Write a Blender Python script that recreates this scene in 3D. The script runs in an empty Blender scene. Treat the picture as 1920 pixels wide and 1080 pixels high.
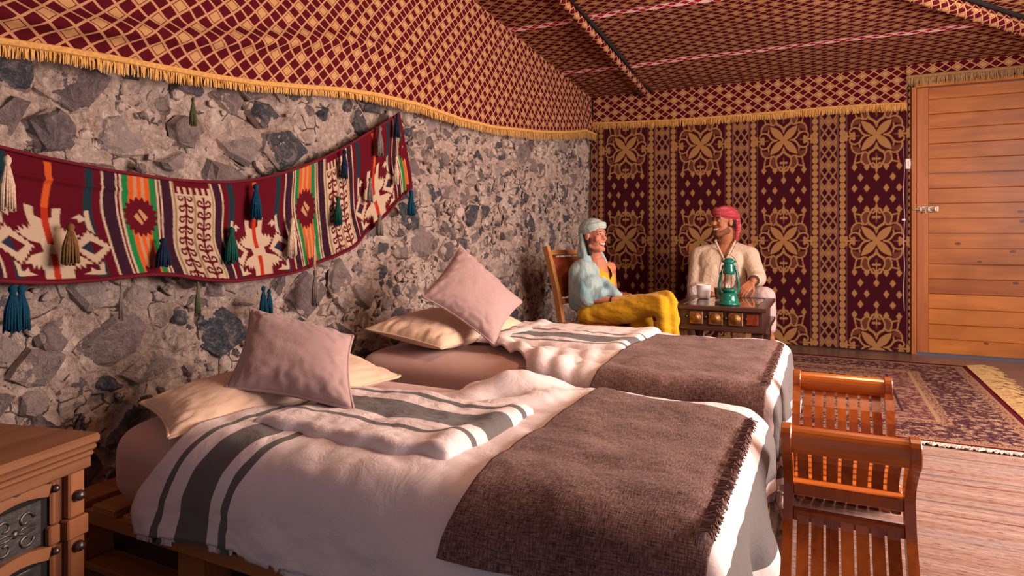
import bpy, bmesh, math, random
import numpy as np
from mathutils import Vector, Matrix

random.seed(7)
rng = np.random.default_rng(7)
SC = bpy.context.scene
COL = SC.collection
PI = math.pi

# ------------------------------------------------------------------ camera
CAM = np.array([2.13, 0.0, 0.97])
YAW = math.radians(26.0)
FPX = 1200.0
HOR = 440.0
cd = bpy.data.cameras.new('camera')
cd.sensor_width = 36.0
cd.lens = 36.0 * FPX / 1920.0
cd.shift_y = -(540.0 - HOR) / 1920.0
cd.clip_start = 0.02
cam = bpy.data.objects.new('camera', cd)
COL.objects.link(cam)
cam.location = CAM
cam.rotation_euler = (PI / 2, 0, YAW)
SC.camera = cam

# ------------------------------------------------------------------ light
SC.view_settings.view_transform = 'Standard'
SC.view_settings.look = 'None'
SC.view_settings.exposure = 0.0
SC.view_settings.gamma = 1.0
SC.view_settings.use_curve_mapping = False
W = bpy.data.worlds.new('sky')
SC.world = W
W.use_nodes = True
W.node_tree.nodes['Background'].inputs[0].default_value = (0.55, 0.60, 0.76, 1)
W.node_tree.nodes['Background'].inputs[1].default_value = 0.45


def area(name, loc, target, sx, sy, power, col):
    ld = bpy.data.lights.new(name, 'AREA')
    ld.shape = 'RECTANGLE'
    ld.size, ld.size_y = sx, sy
    ld.energy = power
    ld.color = col
    o = bpy.data.objects.new(name, ld)
    COL.objects.link(o)
    o.location = loc
    d = Vector(target) - Vector(loc)
    o.rotation_euler = d.to_track_quat('-Z', 'Y').to_euler()
    return o


# daylight through the open side of the tent (right, out of frame)
area('daylight_opening', (4.62, 2.9, 1.55), (0.8, 2.5, 0.5), 2.4, 1.3, 285, (1.0, 0.80, 0.71))
# warm lamp under the roof, behind the photographer's shoulder
pl = bpy.data.lights.new('pendant_bulb', 'POINT')
pl.energy = 72
pl.color = (1.0, 0.66, 0.40)
pl.shadow_soft_size = 0.16
plo = bpy.data.objects.new('pendant_bulb', pl)
COL.objects.link(plo)
plo.location = (2.35, 2.75, 2.25)


# ------------------------------------------------------------------ small maths
def at(px, py, y=None, x=None, z=None):
    """the point on a world plane (x, y or z given) that the photograph's pixel sees"""
    a = (px - 960.0) / FPX
    b = (HOR - py) / FPX
    fw = np.array([-math.sin(YAW), math.cos(YAW), 0])
    rt = np.array([math.cos(YAW), math.sin(YAW), 0])
    d = fw + a * rt + np.array([0, 0, b])
    if y is not None:
        k = (y - CAM[1]) / d[1]
    elif x is not None:
        k = (x - CAM[0]) / d[0]
    else:
        k = (z - CAM[2]) / d[2]
    return CAM + k * d


_H = rng.random((512, 512))


def vnoise(x, y):
    xi = np.floor(x).astype(int)
    yi = np.floor(y).astype(int)
    xf = x - xi
    yf = y - yi
    u = xf * xf * (3 - 2 * xf)
    v = yf * yf * (3 - 2 * yf)
    a = _H[xi % 512, yi % 512]
    b = _H[(xi + 1) % 512, yi % 512]
    c = _H[xi % 512, (yi + 1) % 512]
    d = _H[(xi + 1) % 512, (yi + 1) % 512]
    return (a * (1 - u) + b * u) * (1 - v) + (c * (1 - u) + d * u) * v - 0.5


def fbm(x, y, o=4, g=0.5):
    s = 0
    a = 1.0
    for k in range(o):
        s = s + a * vnoise(x * 2 ** k + 17.3 * k, y * 2 ** k + 9.1 * k)
        a *= g
    return s


def smooth(a, b, x):
    t = np.clip((x - a) / (b - a), 0, 1)
    return t * t * (3 - 2 * t)


# ------------------------------------------------------------------ objects
ROOT = {}


def props(o, label=None, cat=None, group=None, kind=None):
    if label:
        o['label'] = label
    if cat:
        o['category'] = cat
    if group:
        o['group'] = group
    if kind:
        o['kind'] = kind
    return o


def thing(name, loc, label=None, cat=None, group=None, kind=None, rotz=0.0):
    o = bpy.data.objects.new(name, None)
    o.empty_display_size = 0.05
    COL.objects.link(o)
    o.location = loc
    o.rotation_euler = (0, 0, rotz)
    ROOT[o] = np.array(loc, float)
    return props(o, label, cat, group, kind)


class MB:
    """collects shapes; build() links them as one mesh object"""

    def __init__(s):
        s.v, s.f, s.n = [], [], 0

    def add(s, v, f):
        v = np.asarray(v, float).reshape(-1, 3)
        s.v.append(v)
        s.f += [tuple(i + s.n for i in q) for q in f]
        s.n += len(v)
        return s

    def box(s, lo, hi, M=None):
        x0, y0, z0 = lo
        x1, y1, z1 = hi
        v = np.array([(x0, y0, z0), (x1, y0, z0), (x1, y1, z0), (x0, y1, z0), (x0, y0, z1), (x1, y0, z1), (x1, y1, z1), (x0, y1, z1)], float)
        if M is not None:
            v = v @ np.array(M)[:3, :3].T
        return s.add(v, [(0, 3, 2, 1), (4, 5, 6, 7), (0, 1, 5, 4), (1, 2, 6, 5), (2, 3, 7, 6), (3, 0, 4, 7)])

    def cbox(s, lo, hi, c=0.004):
        """box with chamfered edges"""
        lo = np.array(lo, float)
        hi = np.array(hi, float)
        bm = bmesh.new()
        bmesh.ops.create_cube(bm, size=1)
        for v in bm.verts:
            v.co = Vector([(lo[i] + hi[i]) / 2 + v.co[i] * (hi[i] - lo[i]) for i in range(3)])
        bmesh.ops.bevel(bm, geom=bm.edges[:], offset=min(c, 0.45 * min(hi - lo)), segments=1, affect='EDGES')
        bm.verts.index_update()
        s.add([v.co[:] for v in bm.verts], [[v.index for v in f.verts] for f in bm.faces])
        bm.free()
        return s

    def tube(s, pts, r, n=10, cap=True, flat=1.0, up=(0, 0, 1)):
        pts = [np.array(p, float) for p in pts]
        rr = r if hasattr(r, '__len__') else [r] * len(pts)
        vs = []
        for i, p in enumerate(pts):
            t = pts[min(i + 1, len(pts) - 1)] - pts[max(i - 1, 0)]
            t = t / (np.linalg.norm(t) + 1e-9)
            u = np.array(up, float)
            if abs(t @ u) > 0.95:
                u = np.array((1.0, 0.1, 0))
            a = np.cross(t, u)
            a /= np.linalg.norm(a)
            b = np.cross(a, t)
            for k in range(n):
                w = 2 * PI * k / n
                vs.append(p + rr[i] * (math.cos(w) * a + flat * math.sin(w) * b))
        f = []
        m = len(pts)
        for i in range(m - 1):
            for k in range(n):
                k2 = (k + 1) % n
                f.append((i * n + k, i * n + k2, (i + 1) * n + k2, (i + 1) * n + k))
        if cap:
            f.append(tuple(range(n - 1, -1, -1)))
            f.append(tuple((m - 1) * n + k for k in range(n)))
        return s.add(vs, f)

    def lathe(s, prof, c=(0, 0, 0), n=24, axis=None):
        vs, f = [], []
        for (r, z) in prof:
            for k in range(n):
                w = 2 * PI * k / n
                vs.append((r * math.cos(w), r * math.sin(w), z))
        vs = np.array(vs)
        if axis is not None:
            M = np.array(Vector((0, 0, 1)).rotation_difference(Vector(axis)).to_matrix())
            vs = vs @ M.T
        vs = vs + np.array(c)
        for i in range(len(prof) - 1):
            for k in range(n):
                k2 = (k + 1) % n
                f.append((i * n + k, i * n + k2, (i + 1) * n + k2, (i + 1) * n + k))
        f.append(tuple(range(n - 1, -1, -1)))
        f.append(tuple((len(prof) - 1) * n + k for k in range(n)))
        return s.add(vs, f)

    def grid(s, P, wrap=False):
        """P: (n, m, 3) array of points"""
        n, m = P.shape[:2]
        idx = np.arange(n * m).reshape(n, m)
        q = np.stack([idx[:-1, :-1], idx[1:, :-1], idx[1:, 1:], idx[:-1, 1:]], -1).reshape(-1, 4)
        return s.add(P.reshape(-1, 3), [tuple(r) for r in q.tolist()])

    def sweep(s, pts, side, w, th):
        """a flat bar following pts; side is its width direction, th its thickness"""
        pts = np.array(pts, float)
        side = np.array(side, float)
        vs = []
        for i in range(len(pts)):
            t = pts[min(i + 1, len(pts) - 1)] - pts[max(i - 1, 0)]
            t /= np.linalg.norm(t)
            nn = np.cross(t, side)
            for a, b in ((-1, -1), (1, -1), (1, 1), (-1, 1)):
                vs.append(pts[i] + a * side * w / 2 + b * nn * th / 2)
        f = []
        for i in range(len(pts) - 1):
            for k in range(4):
                f.append((4 * i + k, 4 * i + (k + 1) % 4, 4 * i + 4 + (k + 1) % 4, 4 * i + 4 + k))
        f.append((3, 2, 1, 0))
        e = 4 * (len(pts) - 1)
        f.append((e, e + 1, e + 2, e + 3))
        return s.add(vs, f)

    def build(s, name, mat, parent=None, local=False, smooth_=False, uv=None, col=None, origin=None, flip=False):
        v = np.concatenate(s.v)
        if parent is not None:
            org = np.zeros(3) if local else ROOT[parent]
        elif origin is not None:
            org = np.array(origin, float)
        else:
            org = np.array([(v[:, 0].min() + v[:, 0].max()) / 2, (v[:, 1].min() + v[:, 1].max()) / 2, v[:, 2].min()])
        me = bpy.data.meshes.new(name)
        me.from_pydata((v - org).tolist(), [], s.f if not flip else [tuple(reversed(q)) for q in s.f])
        if uv is not None:
            lay = me.uv_layers.new(name='UVMap')
            li = np.empty(len(me.loops), int)
            me.loops.foreach_get('vertex_index', li)
            lay.data.foreach_set('uv', np.asarray(uv, float)[li].ravel())
        if col is not None:
            ca = me.color_attributes.new('dye', 'FLOAT_COLOR', 'POINT')
            c4 = np.ones((len(v), 4))
            c4[:, :3] = col
            ca.data.foreach_set('color', c4.ravel())
        for m in (mat if isinstance(mat, (list, tuple)) else [mat]):
            me.materials.append(m)
        if smooth_:
            me.polygons.foreach_set('use_smooth', [True] * len(me.polygons))
        o = bpy.data.objects.new(name, me)
        COL.objects.link(o)
        if parent is not None:
            o.parent = parent
            ROOT[o] = ROOT[parent]
        else:
            o.location = org
            ROOT[o] = org
        return o


def link_copy(src, parent, loc, rot=(0, 0, 0), scale=(1, 1, 1), name=None):
    c = src.copy()
    if name:
        c.name = name
    COL.objects.link(c)
    c.parent = parent
    c.location = loc
    c.rotation_euler = rot
    c.scale = scale
    return c


def solidify(o, t, off=-1):
    m = o.modifiers.new('thickness', 'SOLIDIFY')
    m.thickness = t
    m.offset = off
    return o


# ------------------------------------------------------------------ materials
class X:
    """a socket with arithmetic: every operation is a Math node"""

    def __init__(s, nt, v):
        s.nt, s.v = nt, v

    def _op(s, op, b=None, c=None):
        n = s.nt.nodes.new('ShaderNodeMath')
        n.operation = op
        for i, q in enumerate((s, b, c)):
            if q is None:
                continue
            if isinstance(q, X):
                if isinstance(q.v, (int, float)):
                    n.inputs[i].default_value = q.v
                else:
                    s.nt.links.new(q.v, n.inputs[i])
            else:
                n.inputs[i].default_value = q
        return X(s.nt, n.outputs[0])

    def __add__(s, b): return s._op('ADD', b)
    def __radd__(s, b): return s._op('ADD', b)
    def __sub__(s, b): return s._op('SUBTRACT', b)
    def __rsub__(s, b): return X(s.nt, float(b))._op('SUBTRACT', s)
    def __mul__(s, b): return s._op('MULTIPLY', b)
    def __rmul__(s, b): return s._op('MULTIPLY', b)
    def __truediv__(s, b): return s._op('DIVIDE', b)
    def __lt__(s, b): return s._op('LESS_THAN', b)
    def __gt__(s, b): return s._op('GREATER_THAN', b)
    def frac(s): return s._op('FRACT')
    def floor(s): return s._op('FLOOR')
    def abs(s): return s._op('ABSOLUTE')
    def sin(s): return s._op('SINE')
    def min(s, b): return s._op('MINIMUM', b)
    def max(s, b): return s._op('MAXIMUM', b)
    def within(s, a, b): return (s > a) * (s < b)


class M:
    def __init__(s, name, rough=0.8, spec=0.3):
        s.m = bpy.data.materials.new(name)
        s.m.use_nodes = True
        s.nt = s.m.node_tree
        s.b = s.nt.nodes['Principled BSDF']
        s.b.inputs['Roughness'].default_value = rough
        s.b.inputs['Specular IOR Level'].default_value = spec

    def n(s, t, **k):
        nd = s.nt.nodes.new(t)
        for a, v in k.items():
            setattr(nd, a, v)
        return nd

    def L(s, a, b):
        s.nt.links.new(a.v if isinstance(a, X) else a, b)

    def coord(s, which='Object', scale=None, rot=None):
        tc = s.n('ShaderNodeTexCoord')
        out = tc.outputs[which]
        if scale is not None or rot is not None:
            mp = s.n('ShaderNodeMapping')
            s.L(out, mp.inputs[0])
            if scale is not None:
                mp.inputs['Scale'].default_value = scale
            if rot is not None:
                mp.inputs['Rotation'].default_value = rot
            out = mp.outputs[0]
        return out

    def world(s, scale=(1, 1, 1)):
        g = s.n('ShaderNodeNewGeometry')
        mp = s.n('ShaderNodeMapping')
        s.L(g.outputs['Position'], mp.inputs[0])
        mp.inputs['Scale'].default_value = scale
        return mp.outputs[0]

    def xyz(s, vec):
        n = s.n('ShaderNodeSeparateXYZ')
        s.L(vec, n.inputs[0])
        return [X(s.nt, n.outputs[i]) for i in range(3)]

    def noise(s, vec, scale, detail=4, rough=0.55, dist=0.0):
        n = s.n('ShaderNodeTexNoise')
        s.L(vec, n.inputs['Vector'])
        n.inputs['Scale'].default_value = scale
        n.inputs['Detail'].default_value = detail
        n.inputs['Roughness'].default_value = rough
        n.inputs['Distortion'].default_value = dist
        return X(s.nt, n.outputs['Fac'])

    def voronoi(s, vec, scale, feature='F1', out='Distance'):
        n = s.n('ShaderNodeTexVoronoi', feature=feature)
        s.L(vec, n.inputs['Vector'])
        n.inputs['Scale'].default_value = scale
        return X(s.nt, n.outputs[out])

    def rnd(s):
        return X(s.nt, s.n('ShaderNodeObjectInfo').outputs['Random'])

    def mix(s, fac, a, b, mode='MIX'):
        n = s.n('ShaderNodeMix', data_type='RGBA', blend_type=mode)
        for i, q in ((0, fac), (6, a), (7, b)):
            if isinstance(q, X):
                s.L(q.v, n.inputs[i])
            elif isinstance(q, (int, float)):
                n.inputs[i].default_value = q
            elif isinstance(q, tuple):
                n.inputs[i].default_value = (*q, 1)
            else:
                s.L(q, n.inputs[i])
        return n.outputs[2]

    def ramp(s, fac, stops, interp='LINEAR'):
        n = s.n('ShaderNodeValToRGB')
        s.L(fac, n.inputs[0])
        r = n.color_ramp
        r.interpolation = interp
        while len(r.elements) < len(stops):
            r.elements.new(0.5)
        for e, (p, c) in zip(r.elements, stops):
            e.position = p
            e.color = (*c, 1)
        return n.outputs[0]

    def col(s, c):
        if isinstance(c, tuple):
            s.b.inputs['Base Color'].default_value = (*c, 1)
        else:
            s.L(c, s.b.inputs['Base Color'])
        return s

    def bump(s, h, strength=0.3, dist=0.01):
        n = s.n('ShaderNodeBump')
        n.inputs['Strength'].default_value = strength
        n.inputs['Distance'].default_value = dist
        s.L(h, n.inputs['Height'])
        s.L(n.outputs[0], s.b.inputs['Normal'])
        return s


def plain(name, c, rough=0.6, spec=0.3, var=0.15, scale=6.0, bump=0.0, bscale=40.0, metal=0.0):
    m = M(name, rough, spec)
    v = m.coord()
    nz = m.noise(v, scale, 4)
    dk = tuple(q * (1 - var) for q in c)
    lt = tuple(min(1, q * (1 + var)) for q in c)
    m.col(m.ramp(nz, [(0.3, dk), (0.7, lt)]))
    m.b.inputs['Metallic'].default_value = metal
    if bump:
        m.bump(m.noise(v, bscale, 3), bump, 0.004)
    return m.m


def cloth(name, c, var=0.12, weave=900.0, wr=0.25, wscale=9.0, c2=None, rough=0.9):
    m = M(name, rough, 0.15)
    v = m.coord()
    nz = m.noise(v, 60, 3)
    fine = m.noise(v, weave, 2)
    c2 = c2 or tuple(q * (1 - 2 * var) for q in c)
    m.col(m.mix(nz * 0.5 + fine * 0.5, c2, tuple(min(1, q * (1 + var)) for q in c)))
    m.b.inputs['Sheen Weight'].default_value = 0.15
    w = m.noise(v, wscale, 5, 0.6, 0.6)
    m.bump(w * 1.0 + fine * 0.06, wr, 0.03)
    return m.m


def wood(name, c1, c2, scale=1.0, rough=0.38, axis=0, spec=0.5, knots=0.0, rings=7.0):
    m = M(name, rough, spec)
    sc = [26.0, 26.0, 26.0]
    sc[axis] = 2.2
    v = m.coord('Object', scale=tuple(q * scale for q in sc))
    r = m.rnd()
    add = m.n('ShaderNodeVectorMath', operation='ADD')
    m.L(v, add.inputs[0])
    cx = m.n('ShaderNodeCombineXYZ')
    m.L(r * 37.0, cx.inputs[0])
    m.L(r * 91.0, cx.inputs[1])
    m.L(r * 53.0, cx.inputs[2])
    m.L(cx.outputs[0], add.inputs[1])
    g = m.noise(add.outputs[0], 1.0, 6, 0.6, 1.2)
    big = m.noise(add.outputs[0], 0.22, 3, 0.5, 0.5)
    f = g * 0.6 + big * 0.6 + r * 0.22 - 0.2
    c = m.ramp(f, [(0.25, c2), (0.62, c1), (0.85, tuple(min(1, q * 1.25) for q in c1))])
    if knots:
        ks = [4.0, 4.0, 4.0]
        ks[axis] = 2.2
        kv = m.coord('Object', scale=tuple(ks))
        add2 = m.n('ShaderNodeVectorMath', operation='ADD')
        m.L(kv, add2.inputs[0])
        m.L(cx.outputs[0], add2.inputs[1])
        kd = m.voronoi(add2.outputs[0], 2.0)
        c = m.mix((kd < 0.10) * knots, c, tuple(q * 0.22 for q in c2))
        patch = m.noise(kv, 0.9, 2)
        c = m.mix((patch - 0.45).max(0.0) * 2.2, c, tuple(q * 0.7 for q in c2))
    m.col(c)
    m.bump(g, 0.08, 0.004)
    return m.m


MAROON = (0.105, 0.006, 0.012)
GOLD = (0.52, 0.27, 0.095)


def tent_material(name, seams=False):
    m = M(name, 0.92, 0.1)
    u, v, _ = m.xyz(m.coord('UV'))
    w, h = 0.082, 0.062
    A = u / w + v / h
    B = u / w - v / h
    fa, fb = A.frac(), B.frac()
    ev = ((A.floor() / 2.0).frac() < 0.25) * ((B.floor() / 2.0).frac() < 0.25)
    e = fa.min(1.0 - fa).min(fb.min(1.0 - fb))
    line = e < 0.085
    ring = e.within(0.085, 0.15) * ev
    wv = m.noise(m.coord('UV'), 700, 2)
    big = m.noise(m.coord('UV'), 3.0, 3)
    gold = m.mix(wv, (0.50, 0.255, 0.10), (0.36, 0.165, 0.065))
    gold = m.mix(big, gold, (0.48, 0.27, 0.125))
    mar = m.mix(wv, (0.090, 0.004, 0.009), (0.055, 0.003, 0.007))
    c = m.mix(ev, mar, gold)
    c = m.mix(ring, c, (0.10, 0.03, 0.012))
    c = m.mix(line, c, m.mix(wv, (0.50, 0.26, 0.135), (0.40, 0.18, 0.09)))
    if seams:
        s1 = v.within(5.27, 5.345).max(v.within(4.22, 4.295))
        light = m.mix(line.max(ev), (0.42, 0.008, 0.035), (0.90, 0.70, 0.66))  # daylight showing through the seams, put into the colour as brighter tones
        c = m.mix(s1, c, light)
    m.col(c)
    m.bump(wv * 0.4 + m.noise(m.coord('UV'), 14, 4) * 0.8, 0.25, 0.012)
    return m.m


MAT = {}
MAT['tent'] = tent_material('tent_weave')
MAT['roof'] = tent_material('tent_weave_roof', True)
MAT['fringe'] = plain('gold_fringe', (0.58, 0.31, 0.095), 0.9, 0.1, 0.25, 90)
MAT['fringe_dull'] = plain('dull_fringe', (0.33, 0.19, 0.085), 0.9, 0.1, 0.25, 90)


def attr_mat(name, weave=900):
    m = M(name, 0.92, 0.1)
    a = m.n('ShaderNodeAttribute', attribute_name='dye')
    wv = m.noise(m.coord(), weave, 2)
    m.col(m.mix(wv * 0.45, a.outputs['Color'], (0.0, 0.0, 0.0)))
    m.bump(wv + m.noise(m.coord(), 30, 3) * 2.0, 0.2, 0.004)
    return m.m


MAT['carpet'] = attr_mat('woven_carpet')
MAT['kilim'] = attr_mat('woven_kilim')

# stone wall
def mortar_colour(m):
    v = m.world()
    n1 = m.noise(v, 7.0, 6, 0.7, 0.8)
    n2 = m.noise(v, 34, 6, 0.75, 0.4)
    n3 = m.noise(v, 2.2, 3, 0.5, 0.5)
    k = (n1 * 0.5 + n2 * 0.5 - 0.5) * 2.0 + 0.5
    c = m.ramp(k, [(0.10, (0.05, 0.045, 0.05)), (0.24, (0.23, 0.165, 0.14)), (0.38, (0.46, 0.335, 0.28)), (0.60, (0.62, 0.49, 0.42)), (0.85, (0.76, 0.65, 0.58))])
    c = m.mix((n3 - 0.52).max(0.0) * 2.4, c, (0.22, 0.16, 0.14))
    return v, c, n1, n2


m = M('mortar', 0.95, 0.15)
v, c, n1, n2 = mortar_colour(m)
cr = m.voronoi(v, 11.0, 'DISTANCE_TO_EDGE')
wob = m.noise(v, 6.0, 3)
m.col(m.mix((cr < 0.03) * (wob > 0.54) * 0.8, c, (0.025, 0.024, 0.03)))
m.bump(n1 * 0.8 + n2 * 0.9 + cr.min(0.08) * 2.0, 1.0, 0.03)
MAT['mortar'] = m.m
m = M('field_stone', 0.72, 0.35)
v, cm, _, nm = mortar_colour(m)
r = m.rnd()
n1 = m.noise(v, 15, 6, 0.72, 1.6)
n2 = m.noise(v, 80, 5, 0.75)
base = m.ramp(r, [(0.0, (0.035, 0.045, 0.065)), (0.2, (0.075, 0.072, 0.088)), (0.45, (0.17, 0.125, 0.13)), (0.75, (0.27, 0.205, 0.19)), (1.0, (0.42, 0.34, 0.31))])
c = m.mix(((n1 - 0.5) * 3.2).max(0.0).min(0.85), base, (0.42, 0.33, 0.305))
c = m.mix(((0.46 - n1) * 4.0).max(0.0).min(0.8), c, (0.022, 0.024, 0.032))
c = m.mix(((n2 - 0.52) * 3.0).max(0.0).min(0.5), c, (0.34, 0.27, 0.25))
xx, yy, zz = m.xyz(v)
smear = xx < ((m.noise(v, 12, 4, 0.6) - 0.45) * 0.10)
m.col(m.mix(smear, c, cm))
m.bump(n1 * 1.0 + n2 * 0.7, 1.0, 0.022)
MAT['stone'] = m.m

# floor
m = M('concrete_floor', 0.32, 0.5)
v = m.world()
n1 = m.noise(v, 3, 5)
m.col(m.ramp(n1, [(0.3, (0.105, 0.062, 0.05)), (0.7, (0.165, 0.10, 0.08))]))
m.bump(m.noise(v, 30, 3), 0.1, 0.004)
MAT['floor'] = m.m

MAT['backwall'] = plain('plaster', (0.30, 0.22, 0.18), 0.9)
MAT['door'] = wood('pine_door', (0.48, 0.165, 0.026), (0.24, 0.060, 0.008), 0.5, 0.42, 0, 0.4, knots=0.85)
MAT['doorframe'] = wood('pine_frame', (0.40, 0.13, 0.035), (0.20, 0.05, 0.012), 0.6, 0.45, 2, 0.4)
MAT['bench'] = wood('teak', (0.43, 0.105, 0.017), (0.17, 0.030, 0.008), 0.8, 0.24, 2, 0.55)
MAT['bench_roll'] = wood('teak_roll', (0.50, 0.135, 0.017), (0.25, 0.048, 0.008), 0.8, 0.22, 0, 0.55)
MAT['pallet'] = wood('pallet_pine', (0.46, 0.185, 0.055), (0.22, 0.072, 0.02), 0.7, 0.6, 0, 0.3)
MAT['cabinet'] = wood('mango_wood', (0.27, 0.115, 0.048), (0.12, 0.042, 0.017), 0.6, 0.5, 1, 0.35)
MAT['cabinet_v'] = wood('mango_wood_upright', (0.28, 0.105, 0.042), (0.12, 0.038, 0.015), 0.6, 0.5, 2, 0.35)
MAT['darkwood'] = wood('dark_wood', (0.085, 0.034, 0.024), (0.025, 0.011, 0.009), 0.8, 0.30, 0, 0.5)
MAT['chairwood'] = wood('chair_wood', (0.46, 0.20, 0.065), (0.24, 0.085, 0.022), 0.8, 0.4, 2, 0.4)
MAT['leather'] = plain('chestnut_leather', (0.23, 0.045, 0.016), 0.28, 0.5, 0.25, 8, 0.2, 120)
MAT['darkmetal'] = plain('dark_embossed_metal', (0.10, 0.088, 0.085), 0.42, 0.5, 0.3, 30, 0.5, 60, 0.7)
MAT['stud'] = plain('iron_stud', (0.10, 0.075, 0.07), 0.35, 0.5, 0.2, 30, metal=0.8)
MAT['brass'] = plain('brass', (0.30, 0.145, 0.055), 0.5, 0.5, 0.3, 40, 0.4, 90, 0.9)
MAT['steel'] = plain('latch_steel', (0.6, 0.5, 0.38), 0.35, 0.5, 0.1, metal=0.9)
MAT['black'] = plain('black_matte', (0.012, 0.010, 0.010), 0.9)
MAT['white_plastic'] = plain('white_plastic', (0.78, 0.70, 0.68), 0.4, 0.5, 0.04)
MAT['enamel'] = plain('white_enamel', (0.82, 0.76, 0.76), 0.22, 0.5, 0.04)
MAT['green'] = plain('green_enamel', (0.004, 0.15, 0.105), 0.2, 0.6, 0.15)

MAT['mauve'] = cloth('mauve_linen', (0.47, 0.315, 0.30), 0.06, 700, 0.18, 7)
MAT['beige'] = cloth('beige_cotton', (0.78, 0.555, 0.40), 0.05, 900, 0.22, 6)
MAT['sheet'] = cloth('rose_sheet', (0.60, 0.385, 0.34), 0.05, 900, 0.10, 4)
MAT['throw'] = None


def duvet_mat(name, bands, axis=0):
    m = M(name, 0.9, 0.15)
    uv = m.xyz(m.coord('UV'))
    t = uv[axis]
    wob = m.noise(m.coord('UV'), 9, 2) * 0.016 - 0.008
    t = t + wob
    k = None
    for a, b in bands:
        q = t.within(a, b)
        k = q if k is None else k.max(q)
    fine = m.noise(m.coord('UV'), 900, 2)
    wht = m.mix(fine, (0.86, 0.74, 0.72), (0.78, 0.66, 0.645))
    gry = m.mix(fine, (0.165, 0.15, 0.145), (0.115, 0.105, 0.105))
    m.col(m.mix(k, wht, gry))
    m.b.inputs['Sheen Weight'].default_value = 0.1
    m.bump(m.noise(m.coord('UV'), 9, 5, 0.6, 0.7) + fine * 0.04, 0.3, 0.03)
    return m.m


m = M('brown_wool', 0.95, 0.1)
uvc = m.coord('UV')
mp = m.n('ShaderNodeMapping')
m.L(uvc, mp.inputs[0])
mp.inputs['Scale'].default_value = (420, 60, 1)
mp2 = m.n('ShaderNodeMapping')
m.L(uvc, mp2.inputs[0])
mp2.inputs['Scale'].default_value = (50, 380, 1)
a1 = m.noise(mp.outputs[0], 1.0, 3)
a2 = m.noise(mp2.outputs[0], 1.0, 3)
a3 = m.noise(uvc, 7, 4)
f = a1 * 0.55 + a2 * 0.45 + a3 * 0.22 - 0.11
m.col(m.ramp(f, [(0.36, (0.042, 0.024, 0.023)), (0.5, (0.175, 0.096, 0.083)), (0.66, (0.37, 0.225, 0.19))]))
m.b.inputs['Sheen Weight'].default_value = 0.08
m.bump(a1 * 0.5 + a2 * 0.5 + a3, 0.35, 0.012)
MAT['throw'] = m.m

# floor rugs
m = M('striped_rug', 0.95, 0.1)
n1 = m.noise(m.world((0.10, 14.0, 1.0)), 1.0, 2, 0.6)
n2 = m.noise(m.world((1.6, 60.0, 1.0)), 1.0, 4, 0.7)
n3 = m.noise(m.world((26, 150.0, 1.0)), 1.0, 2)
n4 = m.noise(m.world((0.2, 2.6, 1.0)), 1.0, 2)
k = (n1 * 0.72 + n2 * 0.20 + n4 * 0.08 - 0.5) * 3.8 + 0.5
c = m.ramp(k, [(0.02, (0.22, 0.07, 0.07)), (0.12, (0.50, 0.27, 0.22)), (0.22, (0.62, 0.40, 0.32)), (0.31, (0.44, 0.25, 0.17)), (0.40, (0.60, 0.36, 0.33)), (0.48, (0.70, 0.52, 0.43)), (0.56, (0.50, 0.29, 0.21)), (0.63, (0.66, 0.47, 0.43)), (0.72, (0.44, 0.30, 0.29)), (0.82, (0.64, 0.45, 0.30)), (0.95, (0.34, 0.20, 0.20))])
c = m.mix(((0.47 - n3) * 5.0).max(0.0).min(0.75), c, (0.16, 0.075, 0.065))
c = m.mix(0.50, c, (0.0, 0.0, 0.0))
m.col(c)
m.bump(n2 * 0.6 + n3 * 0.6, 0.6, 0.01)
MAT['striped'] = m.m

# persian rug pattern: bands by distance from the rug's edge
RX0, RX1, RY0, RY1 = 1.0, 3.08, 3.50, 5.66
m = M('persian_rug', 0.95, 0.1)
px_, py_, _ = m.xyz(m.world())
d = (px_ - RX0).min(RX1 - px_).min((py_ - RY0).min(RY1 - py_))
v = m.world()
vo = m.voronoi(v, 17.0)
vo2 = m.voronoi(v, 34.0)
nn = m.noise(v, 26, 3, 0.6, 1.5)
nf = m.noise(v, 60, 3, 0.6, 0.8)
flor = ((vo * 9.0).sin() * 0.5 + 0.5) * 0.5 + ((nn * 30.0).sin() * 0.5 + 0.5) * 0.5
cb = m.ramp(flor, [(0.30, (0.035, 0.016, 0.030)), (0.48, (0.14, 0.05, 0.05)), (0.62, (0.34, 0.20, 0.13)), (0.85, (0.46, 0.31, 0.19))])
cf = m.ramp(flor * 0.6 + nf * 0.4, [(0.34, (0.10, 0.035, 0.045)), (0.48, (0.25, 0.10, 0.085)), (0.62, (0.42, 0.25, 0.16))])
guard = m.mix(((vo2 * 14.0).sin() > 0.25), (0.42, 0.26, 0.15), (0.17, 0.06, 0.05))
c = m.mix(d > 0.05, (0.11, 0.006, 0.015), (0.38, 0.23, 0.14))
c = m.mix(d > 0.065, c, guard)
c = m.mix(d > 0.11, c, cb)
c = m.mix(d > 0.36, c, guard)
c = m.mix(d > 0.41, c, (0.44, 0.28, 0.16))
c = m.mix(d > 0.43, c, cf)
c = m.mix(d > 0.56, c, (0.06, 0.03, 0.035))
c = m.mix(d > 0.575, c, guard)
c = m.mix(d > 0.67, c, (0.50, 0.36, 0.2))
c = m.mix(d > 0.685, c, cb)
c = m.mix(d > 0.74, c, (0.06, 0.03, 0.035))
c = m.mix(d > 0.755, c, cf)
m.col(m.mix(0.38, c, (0.03, 0.0, 0.004)))
m.bump(nf, 0.4, 0.006)
MAT['persian'] = m.m

# ================================================================== THE SETTING
YB = 6.13          # back wall
XR = 4.75          # right wall (out of frame)
YF = -1.6

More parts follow.
